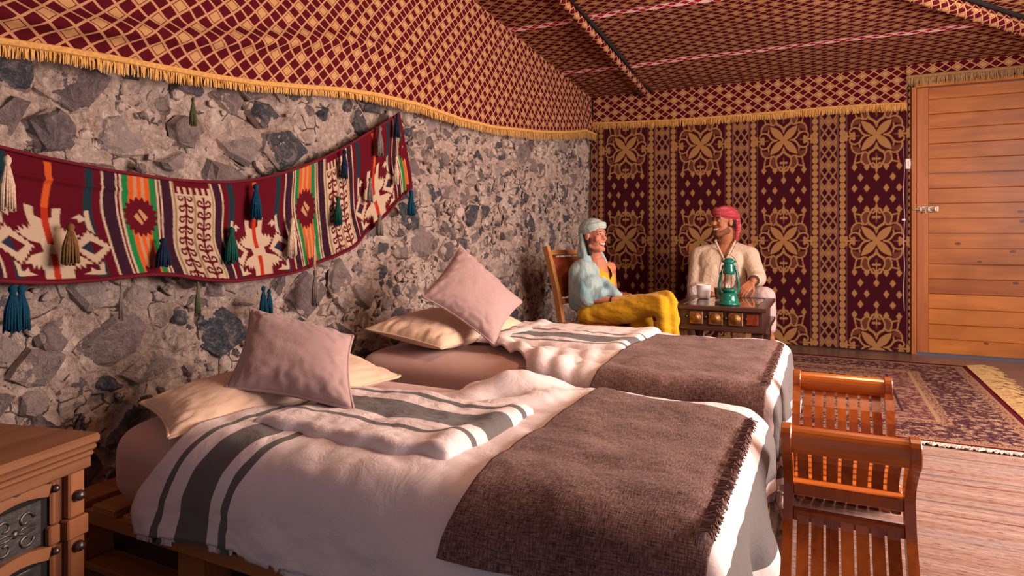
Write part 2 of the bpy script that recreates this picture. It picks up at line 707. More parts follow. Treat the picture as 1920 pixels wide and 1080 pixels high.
MB().box((-0.3, YF, -0.05), (XR + 0.1, YB + 1.2, 0.0)).build('floor', MAT['floor'])
props(bpy.data.objects['floor'], 'brown polished concrete floor under the rugs', kind='structure')

# ---- left wall: rough mortar face with field stones bedded in it
FR = [(-40, 74, 100), (0, 80, 108), (100, 94, 120), (200, 110, 138), (320, 132, 157), (400, 146, 166), (480, 157, 174), (640, 169, 184), (700, 178, 194), (780, 196, 213), (860, 223, 237), (920, 238, 251), (960, 242, 257), (1010, 247, 262), (1050, 248, 262), (1085, 246, 261), (1096, 244, 258)]
XC = 0.075
fr_y = np.array([at(p, t, x=XC)[1] for p, t, b in FR])
fr_z = np.array([at(p, t, x=XC)[2] for p, t, b in FR])
fr_l = np.array([at(p, t, x=XC)[2] - at(p, b, x=XC)[2] for p, t, b in FR])


def fringe_z(y):
    return np.interp(y, fr_y, fr_z)


gy = np.linspace(0.1, YB, 760)
gz = np.linspace(0.0, 2.2, 280)
Y, Z = np.meshgrid(gy, gz, indexing='ij')
disp = 0.050 * fbm(Y * 5, Z * 5, 6, 0.6) + 0.022 * np.abs(fbm(Y * 16 + 5, Z * 16, 4, 0.6)) - 0.012
P = np.stack([disp, Y, Z], -1)
wall_left = MB().grid(P).build('wall_left', MAT['mortar'], smooth_=True, flip=False, origin=(0, 0, 0))
props(wall_left, 'rough mortared rubble stone wall behind the beds', kind='structure')
MB().box((-0.3, YF, 0), (-0.06, YB, 2.9)).build('masonry_core', MAT['mortar'], wall_left)


def stone_mesh(k):
    n = random.randint(6, 9)
    asp = random.uniform(0.45, 0.95)
    an = sorted([2 * PI * (i + random.uniform(-0.38, 0.38)) / n for i in range(n)])
    rr = [random.uniform(0.70, 1.12) for _ in range(n)]
    o = [(r * math.cos(a), asp * r * math.sin(a)) for a, r in zip(an, rr)]
    tx, ty = random.uniform(-0.25, 0.25), random.uniform(-0.25, 0.25)
    dep = random.uniform(0.16, 0.34)
    vs = [(-0.40, a * 1.10, b * 1.10) for a, b in o]
    vs += [(0.02 + random.uniform(-.06, .06), a * 1.0, b * 1.0) for a, b in o]
    vs += [(dep * random.uniform(0.6, 1.15) + tx * a + ty * b, a * q, b * q) for (a, b), q in zip(o, [random.uniform(0.6, 0.88) for _ in o])]
    vs += [(dep * random.uniform(0.9, 1.4), random.uniform(-.25, .25), random.uniform(-.18, .18) * asp)]
    f = []
    for i in range(n):
        j = (i + 1) % n
        f.append((i, j, n + j, n + i))
        f.append((n + i, n + j, 2 * n + j, 2 * n + i))
        f.append((2 * n + i, 2 * n + j, 3 * n))
    me = bpy.data.meshes.new('stone')
    me.from_pydata(vs, [], f)
    me.materials.append(MAT['stone'])
    return me, np.array(vs), f


SM = [stone_mesh(k) for k in range(26)]
darts = []
cells = {}
sizes = np.concatenate([np.sort(rng.uniform(0.08, 0.135, 420))[::-1], rng.uniform(0.05, 0.085, 2600), rng.uniform(0.026, 0.05, 3400), rng.uniform(0.012, 0.026, 2600)])
for r in sizes:
    y = rng.uniform(0.35, 6.1)
    if r > 0.075 and y > 2.9 and rng.random() < 0.75:
        continue
    z = rng.uniform(0.02, fringe_z(y) + 0.04)
    ok = True
    for yy, zz, r2 in darts:
        if abs(yy - y) < 0.3 and (yy - y) ** 2 + (zz - z) ** 2 < (0.72 * (r + r2)) ** 2:
            ok = False
            break
    if ok:
        darts.append((y, z, r))
darts = [(y, z, r) for y, z, r in darts if not (0.0 < y < 1.0 and z < 0.3)]


def shows(s):
    y, z, r = s
    # behind a bed or the hanging runner nothing of it is seen
    hid = (1.05 < y < 3.3 and z < 0.40)
    return r / math.hypot(2.13, y) * (0.05 if hid else 1.0)


darts.sort(key=shows, reverse=True)
mbx = MB()
for i, (y, z, r) in enumerate(darts):
    me, vs, f = SM[random.randrange(len(SM))]
    rot = random.choice((0, PI)) + random.gauss(0, 0.5)
    if i < 300:
        o = bpy.data.objects.new('stone', me)
        COL.objects.link(o)
        o.parent = wall_left
        o.location = (random.uniform(-0.012, 0.010), y, z)
        o.rotation_euler = (rot, random.gauss(0, 0.12), random.gauss(0, 0.12))
        o.scale = (min(r, 0.07) * random.uniform(0.8, 1.1), r, r)
    else:
        c_, s_ = math.cos(rot), math.sin(rot)
        w = vs * np.array([r * 0.8, r, r])
        w = np.stack([w[:, 0] + 0.004, y + c_ * w[:, 1] - s_ * w[:, 2], z + s_ * w[:, 1] + c_ * w[:, 2]], -1)
        mbx.add(w, f)
small = M('pebble_stone', 0.75, 0.3)
v, cm, _, _ = mortar_colour(small)
n1 = small.noise(v, 11, 4, 0.6)
n2 = small.noise(v, 80, 5, 0.75)
c = small.ramp((n1 - 0.5) * 2.0 + 0.5, [(0.2, (0.030, 0.036, 0.05)), (0.42, (0.08, 0.068, 0.075)), (0.6, (0.19, 0.14, 0.125)), (0.8, (0.34, 0.26, 0.23))])
c = small.mix(((n2 - 0.5) * 3.0).max(0.0).min(0.6), c, (0.36, 0.28, 0.25))
xx, yy, zz = small.xyz(v)
small.col(small.mix(xx < ((small.noise(v, 14, 4, 0.6) - 0.40) * 0.10), c, cm))
small.bump(n2, 0.9, 0.015)
props(mbx.build('small_stones', small.m, wall_left), kind='stuff')

# ---- back wall with the door opening
DX0, DX1, DZ = 2.80, 3.78, 2.16
wb = thing('wall_back', (2.3, YB, 0), 'plastered back wall behind the hanging carpet', kind='structure')
MB().box((-0.3, YB, 0), (DX0 - 0.03, YB + 0.15, 2.75)).build('wall_section', MAT['backwall'], wb)
MB().box((DX1 + 0.03, YB, 0), (XR + 0.1, YB + 0.15, 2.75)).build('wall_section', MAT['backwall'], wb)
MB().box((DX0 - 0.03, YB, DZ + 0.06), (DX1 + 0.03, YB + 0.15, 2.75)).build('lintel', MAT['backwall'], wb)

door = thing('door_1', (DX0, YB, 0), 'orange varnished pine door of wide horizontal planks', kind='structure')
for x0, x1 in ((DX0 - 0.035, DX0), (DX1, DX1 + 0.035)):
    MB().cbox((x0, YB - 0.05, 0), (x1, YB + 0.12, DZ + 0.035)).build('door_frame', MAT['doorframe'], door)
MB().cbox((DX0 - 0.035, YB - 0.05, DZ), (DX1 + 0.035, YB + 0.12, DZ + 0.035)).build('door_frame', MAT['door'], door)
MB().cbox((DX0 + 0.004, YB - 0.028, 0.018), (DX0 + 0.085, YB + 0.012, DZ - 0.004), 0.003).build('stile', MAT['doorframe'], door)
MB().cbox((DX1 - 0.085, YB - 0.028, 0.018), (DX1 - 0.004, YB + 0.012, DZ - 0.004), 0.003).build('stile', MAT['doorframe'], door)
zz = 0.018
hs = [0.115, 0.118, 0.124, 0.12, 0.122, 0.118, 0.125, 0.119, 0.121, 0.12, 0.12, 0.122, 0.118, 0.122, 0.12, 0.118, 0.12, 0.10]
for i, h_ in enumerate(hs):
    if zz + h_ > DZ - 0.004:
        h_ = DZ - 0.004 - zz
    gap = 0.0035 if i in (11,) else 0.0012
    pr = 0.0 if i % 2 else 0.006
    MB().cbox((DX0 + 0.0855, YB - 0.014 - pr, zz), (DX1 - 0.0855, YB + 0.012, zz + h_ - gap), 0.004).build('plank', MAT['door'], door)
    zz += h_
bz = at(1735, 392, y=YB - 0.04)
bolt = MB().cbox((DX0 + 0.005, YB - 0.034, bz[2] - 0.022), (DX0 + 0.155, YB - 0.0285, bz[2] + 0.022), 0.002).build('bolt_plate', MAT['steel'], door)
MB().tube([(DX0 - 0.03, YB - 0.055, bz[2]), (DX0 + 0.13, YB - 0.055, bz[2])], 0.009).build('bolt_bar', MAT['steel'], bolt)
for xx in (0.02, 0.075, 0.12):
    MB().cbox((DX0 + xx, YB - 0.068, bz[2] - 0.018), (DX0 + xx + 0.018, YB - 0.034, bz[2] + 0.018), 0.003).build('bolt_guide', MAT['steel'], bolt)
MB().tube([(DX0 + 0.06, YB - 0.055, bz[2]), (DX0 + 0.06, YB - 0.062, bz[2] - 0.035)], 0.006).build('bolt_handle', MAT['steel'], bolt)

# ---- right wall of the tent, out of frame, with the opening that lets the daylight in
wr = thing('wall_right', (XR, 2.5, 0), 'tent side wall out of frame with wide opening', kind='structure')
MB().box((XR, YF, 0), (XR + 0.08, 1.4, 2.9)).build('wall_section', MAT['backwall'], wr)
MB().box((XR, 4.4, 0), (XR + 0.08, YB, 2.9)).build('wall_section', MAT['backwall'], wr)
MB().box((XR, 1.4, 2.15), (XR + 0.08, 4.4, 2.9)).build('wall_section', MAT['backwall'], wr)
MB().box((XR, 1.4, 0), (XR + 0.08, 4.4, 0.5)).build('wall_section', MAT['backwall'], wr)

# ---- tent roof
ZR0, SL = 2.335, 0.08


def roof_z(y):
    return ZR0 + SL * (YB - y)


gx = np.linspace(-0.05, XR + 0.1, 90)
gyy = np.linspace(YF, YB, 120)
Xg, Yg = np.meshgrid(gx, gyy, indexing='ij')
sag = 0.012 * np.sin(Xg * 2.1) * np.sin(Yg * 3.0) + 0.02 * fbm(Xg * 1.5, Yg * 1.5, 3)
Zg = roof_z(Yg) + sag * smooth(YB, YB - 0.4, Yg) * smooth(-0.05, 0.3, Xg)
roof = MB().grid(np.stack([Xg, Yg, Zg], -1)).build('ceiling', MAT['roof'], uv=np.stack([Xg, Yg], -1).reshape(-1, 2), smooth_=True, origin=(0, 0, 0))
props(roof, 'maroon and gold lattice woven tent roof', kind='structure')


def fringe(name, pts, lens, nrm, mat, parent, step=0.0036, band=0.026):
    """rolled heading band along pts with threads hanging from it"""
    pts = np.array(pts, float)
    seg = np.linalg.norm(np.diff(pts, axis=0), axis=1)
    cum = np.concatenate([[0], np.cumsum(seg)])
    mb = MB()
    ss = np.arange(0, cum[-1], 0.02)
    c = np.stack([np.interp(ss, cum, pts[:, i]) for i in range(3)], -1)
    mb.tube([p + np.array(nrm) * 0.006 for p in c], band * 0.5, 8, flat=0.9)
    ss = np.arange(0, cum[-1], step)
    ss = ss + rng.uniform(-step * 0.3, step * 0.3, len(ss))
    c = np.stack([np.interp(ss, cum, pts[:, i]) for i in range(3)], -1)
    ln = np.interp(ss, cum, lens) * (1 + 0.07 * rng.standard_normal(len(ss)).clip(-2, 1.2)) * (1 + 0.05 * np.sin(ss * 23))
    tdir = (pts[-1] - pts[0]) / np.linalg.norm(pts[-1] - pts[0])
    for p, l in zip(c, ln):
        w = step * rng.uniform(0.42, 0.66)
        lean = tdir * rng.normal(0, 0.05) * l
        o0 = np.array(nrm) * rng.uniform(0.0, 0.012)
        o1 = np.array(nrm) * rng.uniform(0.0, 0.014)
        dn = np.array([0, 0, -1.0])
        a = p + o0
        b = p + dn * l * 0.6 + lean * 0.5 + o1
        e = p + dn * l + lean + o1
        v = [a - tdir * w, a + tdir * w, b + tdir * w, b - tdir * w, e + tdir * w * 0.5, e - tdir * w * 0.5]
        mb.add(v, [(0, 1, 2, 3), (3, 2, 4, 5)])
    o = mb.build(name, mat, parent)
    o['kind'] = 'stuff'
    return o


# cloth hung down the left wall from the roof's edge
NV, NT = 520, 90
yy = np.linspace(fr_y[0], YB, NV)
tt = np.linspace(0, 1, NT)
Yc, Tc = np.meshgrid(yy, tt, indexing='ij')
zlo = fringe_z(Yc)
zhi = roof_z(Yc) + 0.02
Zc = zlo + (zhi - zlo) * Tc
hgt = Zc - zlo
xb = XC + (0.02 - XC) * Tc
# sagging pocket above the hem, pulled into long folds
amp = 0.085 * smooth(4.2, 1.4, Yc) + 0.012
line_ = 0.055 + 0.16 * smooth(1.0, 2.6, Yc) * smooth(4.4, 2.8, Yc) + 0.03
pocket = np.exp(-((hgt - line_) / 0.035) ** 2)
pocket2 = np.exp(-((hgt - line_ - 0.055) / 0.03) ** 2) * np.exp(-((Yc - 1.5) / 0.6) ** 2)
rip = fbm(Yc * 2.6 + 3.0, hgt * 5 - Yc * 1.2, 3)
xb = xb + amp * 0.50 * pocket * (0.8 + 0.35 * rip) - 0.015 * pocket2 + 0.05 * np.exp(-((hgt - 0.25) / 0.2) ** 2) * smooth(4.5, 1.5, Yc)
xb = xb + 0.012 * fbm(Yc * 3, hgt * 3, 3) * smooth(0, 0.1, hgt)
Zs = Zc - 0.016 * pocket * smooth(4.2, 1.4, Yc) * (0.8 + 0.4 * rip)
xb = np.maximum(xb, 0.035)
arc = np.concatenate([np.zeros((NV, 1)), np.cumsum(np.hypot(np.diff(xb, axis=1), np.diff(Zs, axis=1)), axis=1)], axis=1)
uvl = np.stack([Yc * 1.12, arc], -1).reshape(-1, 2)
vl = thing('tent_valance', (XC, 3.5, 2.0), 'lattice woven tent cloth with gold fringe over the stone wall', 'tent cloth')
MB().grid(np.stack([xb, Yc, Zs], -1)).build('cloth', MAT['tent'], vl, uv=uvl, smooth_=True)
hem = np.stack([xb[:, 0] + 0.004, Yc[:, 0], Zs[:, 0]], -1)
fringe('fringe', hem, np.interp(hem[:, 1], fr_y, fr_l), (1, 0, 0), MAT['fringe'], vl)

# strip across the top of the back wall
FB = [(1092, 224), (1110, 231), (1150, 230), (1250, 226), (1350, 219), (1450, 211), (1550, 202), (1650, 196), (1700, 194)]
fb = np.array([at(p, q, y=YB - 0.05) for p, q in FB])
xs = np.linspace(0.065, fb[-1, 0], 260)
tt = np.linspace(0, 1, 24)
Xc_, Tc = np.meshgrid(xs, tt, indexing='ij')
zl = np.interp(Xc_, fb[:, 0], fb[:, 2])
zh = roof_z(YB) + 0.02
Zc = zl + (zh - zl) * Tc
Yc2 = YB - 0.045 + 0.012 * fbm(Xc_ * 6, Zc * 4, 3)
vb = thing('tent_valance', (1.4, YB - 0.04, 2.05), 'lattice woven tent strip with gold fringe above the hanging carpet', 'tent cloth')
MB().grid(np.stack([Xc_, Yc2, Zc], -1)).build('cloth', MAT['tent'], vb, uv=np.stack([Xc_, Zc], -1).reshape(-1, 2), smooth_=True)
hem = np.stack([Xc_[:, 0], Yc2[:, 0] - 0.005, Zc[:, 0]], -1)
fringe('fringe', hem, np.full(len(hem), 0.062), (0, -1, 0), MAT['fringe'], vb, 0.006, 0.022)
# strip above the door
xs = np.linspace(DX0 - 0.07, 4.65, 160)
Xc_, Tc = np.meshgrid(xs, tt, indexing='ij')
zl = DZ + 0.085 + 0 * Xc_
Zc = zl + (zh - zl) * Tc
Yc2 = YB - 0.06 + 0.006 * fbm(Xc_ * 6, Zc * 4, 3)
vd = thing('tent_valance', (3.6, YB - 0.06, 2.2), 'narrow tent strip with dull brown fringe above the door', 'tent cloth')
MB().grid(np.stack([Xc_, Yc2, Zc], -1)).build('cloth', MAT['tent'], vd, uv=np.stack([Xc_, Zc], -1).reshape(-1, 2), smooth_=True)
hem = np.stack([Xc_[:, 0], Yc2[:, 0] - 0.005, Zc[:, 0]], -1)
fringe('fringe', hem, np.full(len(hem), 0.075), (0, -1, 0), MAT['fringe_dull'], vd, 0.006, 0.03)


# roof poles wrapped in the same cloth
def pole(a, b, r, label, lace=False):
    a, b = np.array(a, float), np.array(b, float)
    t = thing('roof_pole', (a + b) / 2, label, 'pole', 'cloth wrapped roof poles')
    n, k = 60, 12
    L_ = np.linalg.norm(b - a)
    d_ = (b - a) / L_
    s_ = np.cross(d_, (0, 0, 1))
    s_ /= np.linalg.norm(s_)
    u_ = np.cross(s_, d_)
    vs, uv = [], []
    for i in range(n + 1):
        for j in range(k + 1):
            w = 2 * PI * j / k
            vs.append(a + d_ * L_ * i / n + r * (math.cos(w) * s_ + math.sin(w) * u_))
            uv.append((L_ * i / n * 1.0, w * r))
    MB().grid(np.array(vs).reshape(n + 1, k + 1, 3)).build('wrapped_cloth', MAT['tent'], t, uv=uv, smooth_=True, flip=True)
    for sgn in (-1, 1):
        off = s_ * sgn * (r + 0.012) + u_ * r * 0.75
        MB().tube([a + off, b + off], 0.015, 8).build('gap_shade', MAT['black'], t)  # black tube standing in for the shadowed gap along the pole
    if lace:
        for i in range(26):
            p = a + d_ * L_ * (i + 0.5) / 26
            q = p + d_ * L_ * 0.012
            MB().tube([p + s_ * r * 1.0 - u_ * r * 0.3, p - u_ * r * 1.06 + d_ * 0.01, q - s_ * r * 1.0 - u_ * r * 0.3], 0.0045, 6).build('lacing', MAT['fringe_dull'], t)


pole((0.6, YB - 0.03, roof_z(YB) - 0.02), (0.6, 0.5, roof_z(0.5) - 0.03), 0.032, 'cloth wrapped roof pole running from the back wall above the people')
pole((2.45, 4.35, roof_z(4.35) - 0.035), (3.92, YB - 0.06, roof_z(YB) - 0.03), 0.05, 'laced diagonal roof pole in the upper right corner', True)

# ================================================================== THE HANGING CARPET
def stroke(dist, w):
    return (np.abs(dist) < w)


def ell(u, v, cx, cy, rx, ry):
    q = np.sqrt(((u - cx) / rx) ** 2 + ((v - cy) / ry) ** 2)
    return (q - 1) * min(rx, ry)


def poly(px, py, pts):
    ins = np.zeros(px.shape, bool)
    n = len(pts)
    for i in range(n):
        x1, y1 = pts[i]
        x2, y2 = pts[(i + 1) % n]
        if y1 == y2:
            continue
        c = ((y1 > py) != (y2 > py)) & (px < (x2 - x1) * (py - y1) / (y2 - y1) + x1)
        ins ^= c
    return ins


def seg(u, v, pts):
    """distance to a polyline"""
    d = np.full(u.shape, 9.0)
    for (x0, y0), (x1, y1) in zip(pts[:-1], pts[1:]):
        dx, dy_ = x1 - x0, y1 - y0
        t = np.clip(((u - x0) * dx + (v - y0) * dy_) / (dx * dx + dy_ * dy_ + 1e-12), 0, 1)
        d = np.minimum(d, np.hypot(u - x0 - t * dx, v - y0 - t * dy_))
    return d


def spline(pts, n=8):
    """Catmull-Rom through the points"""
    p = [np.array(q, float) for q in pts]
    p = [2 * p[0] - p[1]] + p + [2 * p[-1] - p[-2]]
    out = []
    for i in range(1, len(p) - 2):
        for t in np.linspace(0, 1, n, endpoint=False):
            out.append(tuple(0.5 * ((2 * p[i]) + (-p[i - 1] + p[i + 1]) * t + (2 * p[i - 1] - 5 * p[i] + 4 * p[i + 1] - p[i + 2]) * t * t + (-p[i - 1] + 3 * p[i] - 3 * p[i + 1] + p[i + 2]) * t ** 3)))
    out.append(tuple(p[-2]))
    return out


def medallion(u, v):
    """0 ground, 1 gold, 2 dim gold; drawn in one quadrant and mirrored"""
    ax, ay = np.abs(u), np.abs(v) * 0.90
    g = np.zeros(u.shape)
    w = 0.0058

    def blobs(pts, val):
        g[poly(ax, ay, pts)] = val

    def line(pts, ww=w, val=1):
        g[seg(ax, ay, spline(pts)) < ww] = val
    # dim fills of the lobes
    blobs(spline([(0.062, 0.128), (0.058, 0.205), (0.085, 0.215), (0.108, 0.190), (0.104, 0.150), (0.09, 0.118)]), 2)
    blobs(spline([(0.108, 0.108), (0.140, 0.128), (0.168, 0.112), (0.180, 0.080), (0.150, 0.082), (0.118, 0.092)]), 2)
    # big inner arches, top and side
    line([(0.0, 0.092), (0.020, 0.112), (0.052, 0.135), (0.060, 0.170), (0.044, 0.212), (0.018, 0.243)])
    line([(0.080, 0.0), (0.104, 0.018), (0.128, 0.050), (0.160, 0.062), (0.190, 0.050), (0.196, 0.026), (0.182, 0.014), (0.172, 0.024)])
    # outer scallops
    line([(0.044, 0.212), (0.066, 0.226), (0.094, 0.212), (0.112, 0.182), (0.106, 0.148), (0.090, 0.120)])
    line([(0.090, 0.120), (0.116, 0.132), (0.146, 0.132), (0.172, 0.112), (0.184, 0.078), (0.178, 0.060)])
    line([(0.060, 0.140), (0.075, 0.125), (0.090, 0.120)])
    line([(0.128, 0.052), (0.118, 0.085), (0.098, 0.112)])
    # corner stars
    line([(0.112, 0.182), (0.118, 0.196), (0.162, 0.206)])
    line([(0.162, 0.206), (0.152, 0.166), (0.146, 0.132)])
    g[(np.abs(ax - 0.131) + np.abs(ay - 0.163) < 0.021)] = 0
    # four petals with dark slits beside them
    el = (ax + ay) / math.sqrt(2)
    pp = np.abs(ax - ay) / math.sqrt(2)
    core = el < 0.152
    wid = 0.030 * np.clip(np.sin(PI * np.clip(el / 0.155, 0, 1) ** 0.9), 0, 1) ** 0.75
    g[core & (pp < wid + 0.013)] = 0
    g[core & (pp < wid)] = 1
    g[np.hypot(ax, ay) < 0.026] = 1
    for q in (((0.034, 0.100), (0.052, 0.118), (0.074, 0.120), (0.058, 0.104)), ((0.100, 0.034), (0.118, 0.052), (0.120, 0.074), (0.104, 0.058))):
        blobs(q, 0)
    line([(0.0, 0.060), (0.008, 0.085), (0.026, 0.108), (0.056, 0.124)], 0.0045)
    line([(0.050, 0.0), (0.085, 0.008), (0.106, 0.026), (0.122, 0.056)], 0.0045)
    # fleurons inside the arches
    for (a_, b_) in ((ax, ay), (ay, ax * 1.08)):
        g[ell(a_, b_, 0, 0.150, 0.008, 0.020) < 0] = 2
        g[ell(a_, b_, 0.018, 0.178, 0.015, 0.010) < 0] = 1
        g[(a_ < 0.004) & (b_ > 0.16) & (b_ < 0.22)] = 1
    # tips
    line([(0.018, 0.243), (0.034, 0.236), (0.036, 0.216), (0.022, 0.208), (0.014, 0.222)], 0.005)
    g[(ax < 0.014 * np.clip((0.292 - ay) / 0.05, 0, 1)) & (ay > 0.215)] = 1
    g[(ay < 0.007) & (ax > 0.170) & (ax < 0.268)] = 1
    g[(np.abs(ax - 0.222) < 0.009) & (ay < 0.034)] = 1
    return g


def carpet_cols(u, v):
    """u from the medallion axis, v height above the floor"""
    D = np.array((0.055, 0.005, 0.011))
    Gd = np.array((0.40, 0.20, 0.075))
    Dm = np.array((0.15, 0.045, 0.026))
    Pk = np.array((0.21, 0.08, 0.07))
    col = np.tile(D, u.shape + (1,))
    au = np.abs(u)
    per = 0.88
    vv = (v - 0.906 + per / 2) % per - per / 2
    # beads
    bd = np.abs(au - 0.250)
    ph = ((v / 0.056) % 1.0) - 0.5
    col[(bd < 0.030)] = D * 0.55
    col[((bd / 0.0235) ** 2 + (ph / 0.47) ** 2 < 1) | ((bd < 0.012) & (np.abs(ph) > 0.40) & (np.abs(ph) < 0.47))] = Gd
    # lattice band
    lb = np.abs(au - 0.355)
    lu = au - 0.355
    A = lu / 0.062 + v / 0.094
    B = lu / 0.062 - v / 0.094
    fa, fb_ = A % 1, B % 1
    e = np.minimum(np.minimum(fa, 1 - fa), np.minimum(fb_, 1 - fb_))
    inl = lb < 0.062
    i, j = np.floor(A), np.floor(B)
    col[inl] = D * 0.85
    gold = ((i + j == -1) & (i % 2 == 0)) | ((np.abs(i + j + 1) == 2) & (i % 2 == 1))
    col[inl & gold] = Gd * 0.9
    col[inl & gold & (e < 0.165)] = D
    col[inl & (e < 0.12)] = np.array((0.33, 0.16, 0.08))
    col[(np.abs(lb - 0.0665) < 0.004)] = Pk
    col[(np.abs(au - 0.2185) < 0.0028)] = Pk
    col[(np.abs(lb - 0.0755) < 0.002)] = Pk * 0.6
    fld = au < 0.215
    for r_, offs in ((0.0, (0.071, 0.162)), (0.090, (0.0, 0.117)), (0.178, (0.071, 0.162))):
        dv = np.abs(np.abs(np.abs(vv) - per / 2) - r_)
        for o_ in offs:
            dm = np.abs(au - o_) / 0.022 + dv / 0.035
            col[fld & (dm < 1)] = Gd
    md = medallion(u, vv)
    near = (np.abs(vv) < 0.33) & (au < 0.268)
    col[near & (md == 1)] = Gd
    col[near & (md == 2)] = Dm
    return col


hang = thing('wall_carpet', (1.4, YB - 0.02, 0.0), 'maroon hanging carpet with gold medallion columns across the back wall', 'wall hanging')
HW, HH, RES = 0.355, 2.16, 0.0042


def carpet_panel(u0, u1):
    nu, nv = int((u1 - u0) / RES) + 1, int(HH / RES) + 1
    U, V = np.meshgrid(np.linspace(u0, u1, nu), np.linspace(0.0, HH, nv), indexing='ij')
    acc = 0
    for du in (-0.25, 0.25):
        for dv in (-0.25, 0.25):
            acc = acc + carpet_cols(U + du * RES, V + dv * RES)
    return U, V, acc / 4


U, V, C4 = carpet_panel(-HW, HW)
Pp = np.stack([U, 0.003 * np.sin(U * 9) + 0.004 * fbm(U * 4, V * 2, 2), V], -1)
base = MB().grid(Pp).build('carpet_panel', MAT['carpet'], hang, local=True, col=C4.reshape(-1, 3), smooth_=True)
base.location = (0.39 - 1.4, -0.012, 0.012)
for k in (1, 2):
    link_copy(base, hang, (0.39 + 0.71 * k - 1.4, -0.012 - 0.0004 * k, 0.012))
U, V, C4 = carpet_panel(-HW, 0.242)
Pp = np.stack([U, 0.003 * np.sin(U * 9) + 0.004 * fbm(U * 4, V * 2, 2), V], -1)
lastp = MB().grid(Pp).build('carpet_panel', MAT['carpet'], hang, local=True, col=C4.reshape(-1, 3), smooth_=True)
lastp.location = (0.39 + 2.13 - 1.4, -0.0135, 0.012)

# ================================================================== KILIM RUNNER ON THE STONE WALL
TOP = [(-60, 262), (0, 277), (60, 291), (120, 304), (200, 320), (300, 335), (370, 341), (430, 342), (480, 336), (520, 326), (560, 313), (600, 297), (640, 277), (680, 254), (715, 232), (746, 211)]
BOT = [(-60, 522), (0, 527), (60, 530), (110, 530), (170, 526), (215, 520), (280, 514), (330, 516), (380, 525), (430, 527), (480, 523), (530, 514), (580, 500), (620, 484), (660, 460), (700, 425), (735, 382), (771, 351)]
XK = 0.075
ta = np.array([at(p, q, x=XK) for p, q in TOP])
ba = np.array([at(p, q, x=XK) for p, q in BOT])


def resample(a, n, s=None):
    seg = np.concatenate([[0], np.cumsum(np.linalg.norm(np.diff(a, axis=0), axis=1))])
    q = np.linspace(0, seg[-1], n)
    return np.stack([np.interp(q, seg, a[:, i]) for i in range(3)], -1)


def smoothline(a, n):
    r = resample(a, n)
    k = np.ones(15) / 15
    for i in range(3):
        pad = np.pad(r[:, i], 7, mode='reflect', reflect_type='odd')
        r[:, i] = np.convolve(pad, k, 'valid')
    return r


NU, NVk = 640, 170
tl = smoothline(ta, NU)
bl = smoothline(ba, NU)
T = np.linspace(0, 1, NVk)[None, :, None]
PK = tl[:, None, :] * (1 - T) + bl[:, None, :] * T
Tk = np.broadcast_to(T[..., 0], PK.shape[:2])
# pattern coordinate: distance along the cloth; straighten to the average of top and bottom
yk = 0.5 * (tl[:, 1] + bl[:, 1])[:, None] + 0 * Tk


KC = dict(mar=(0.110, 0.004, 0.012), cream=(0.56, 0.42, 0.29), orange=(0.62, 0.10, 0.018), tan=(0.50, 0.26, 0.12), green=(0.012, 0.20, 0.055), purple=(0.036, 0.010, 0.022), teal=(0.012, 0.034, 0.045), dtan=(0.30, 0.20, 0.10), red=(0.45, 0.030, 0.012), blue=(0.02, 0.028, 0.055))


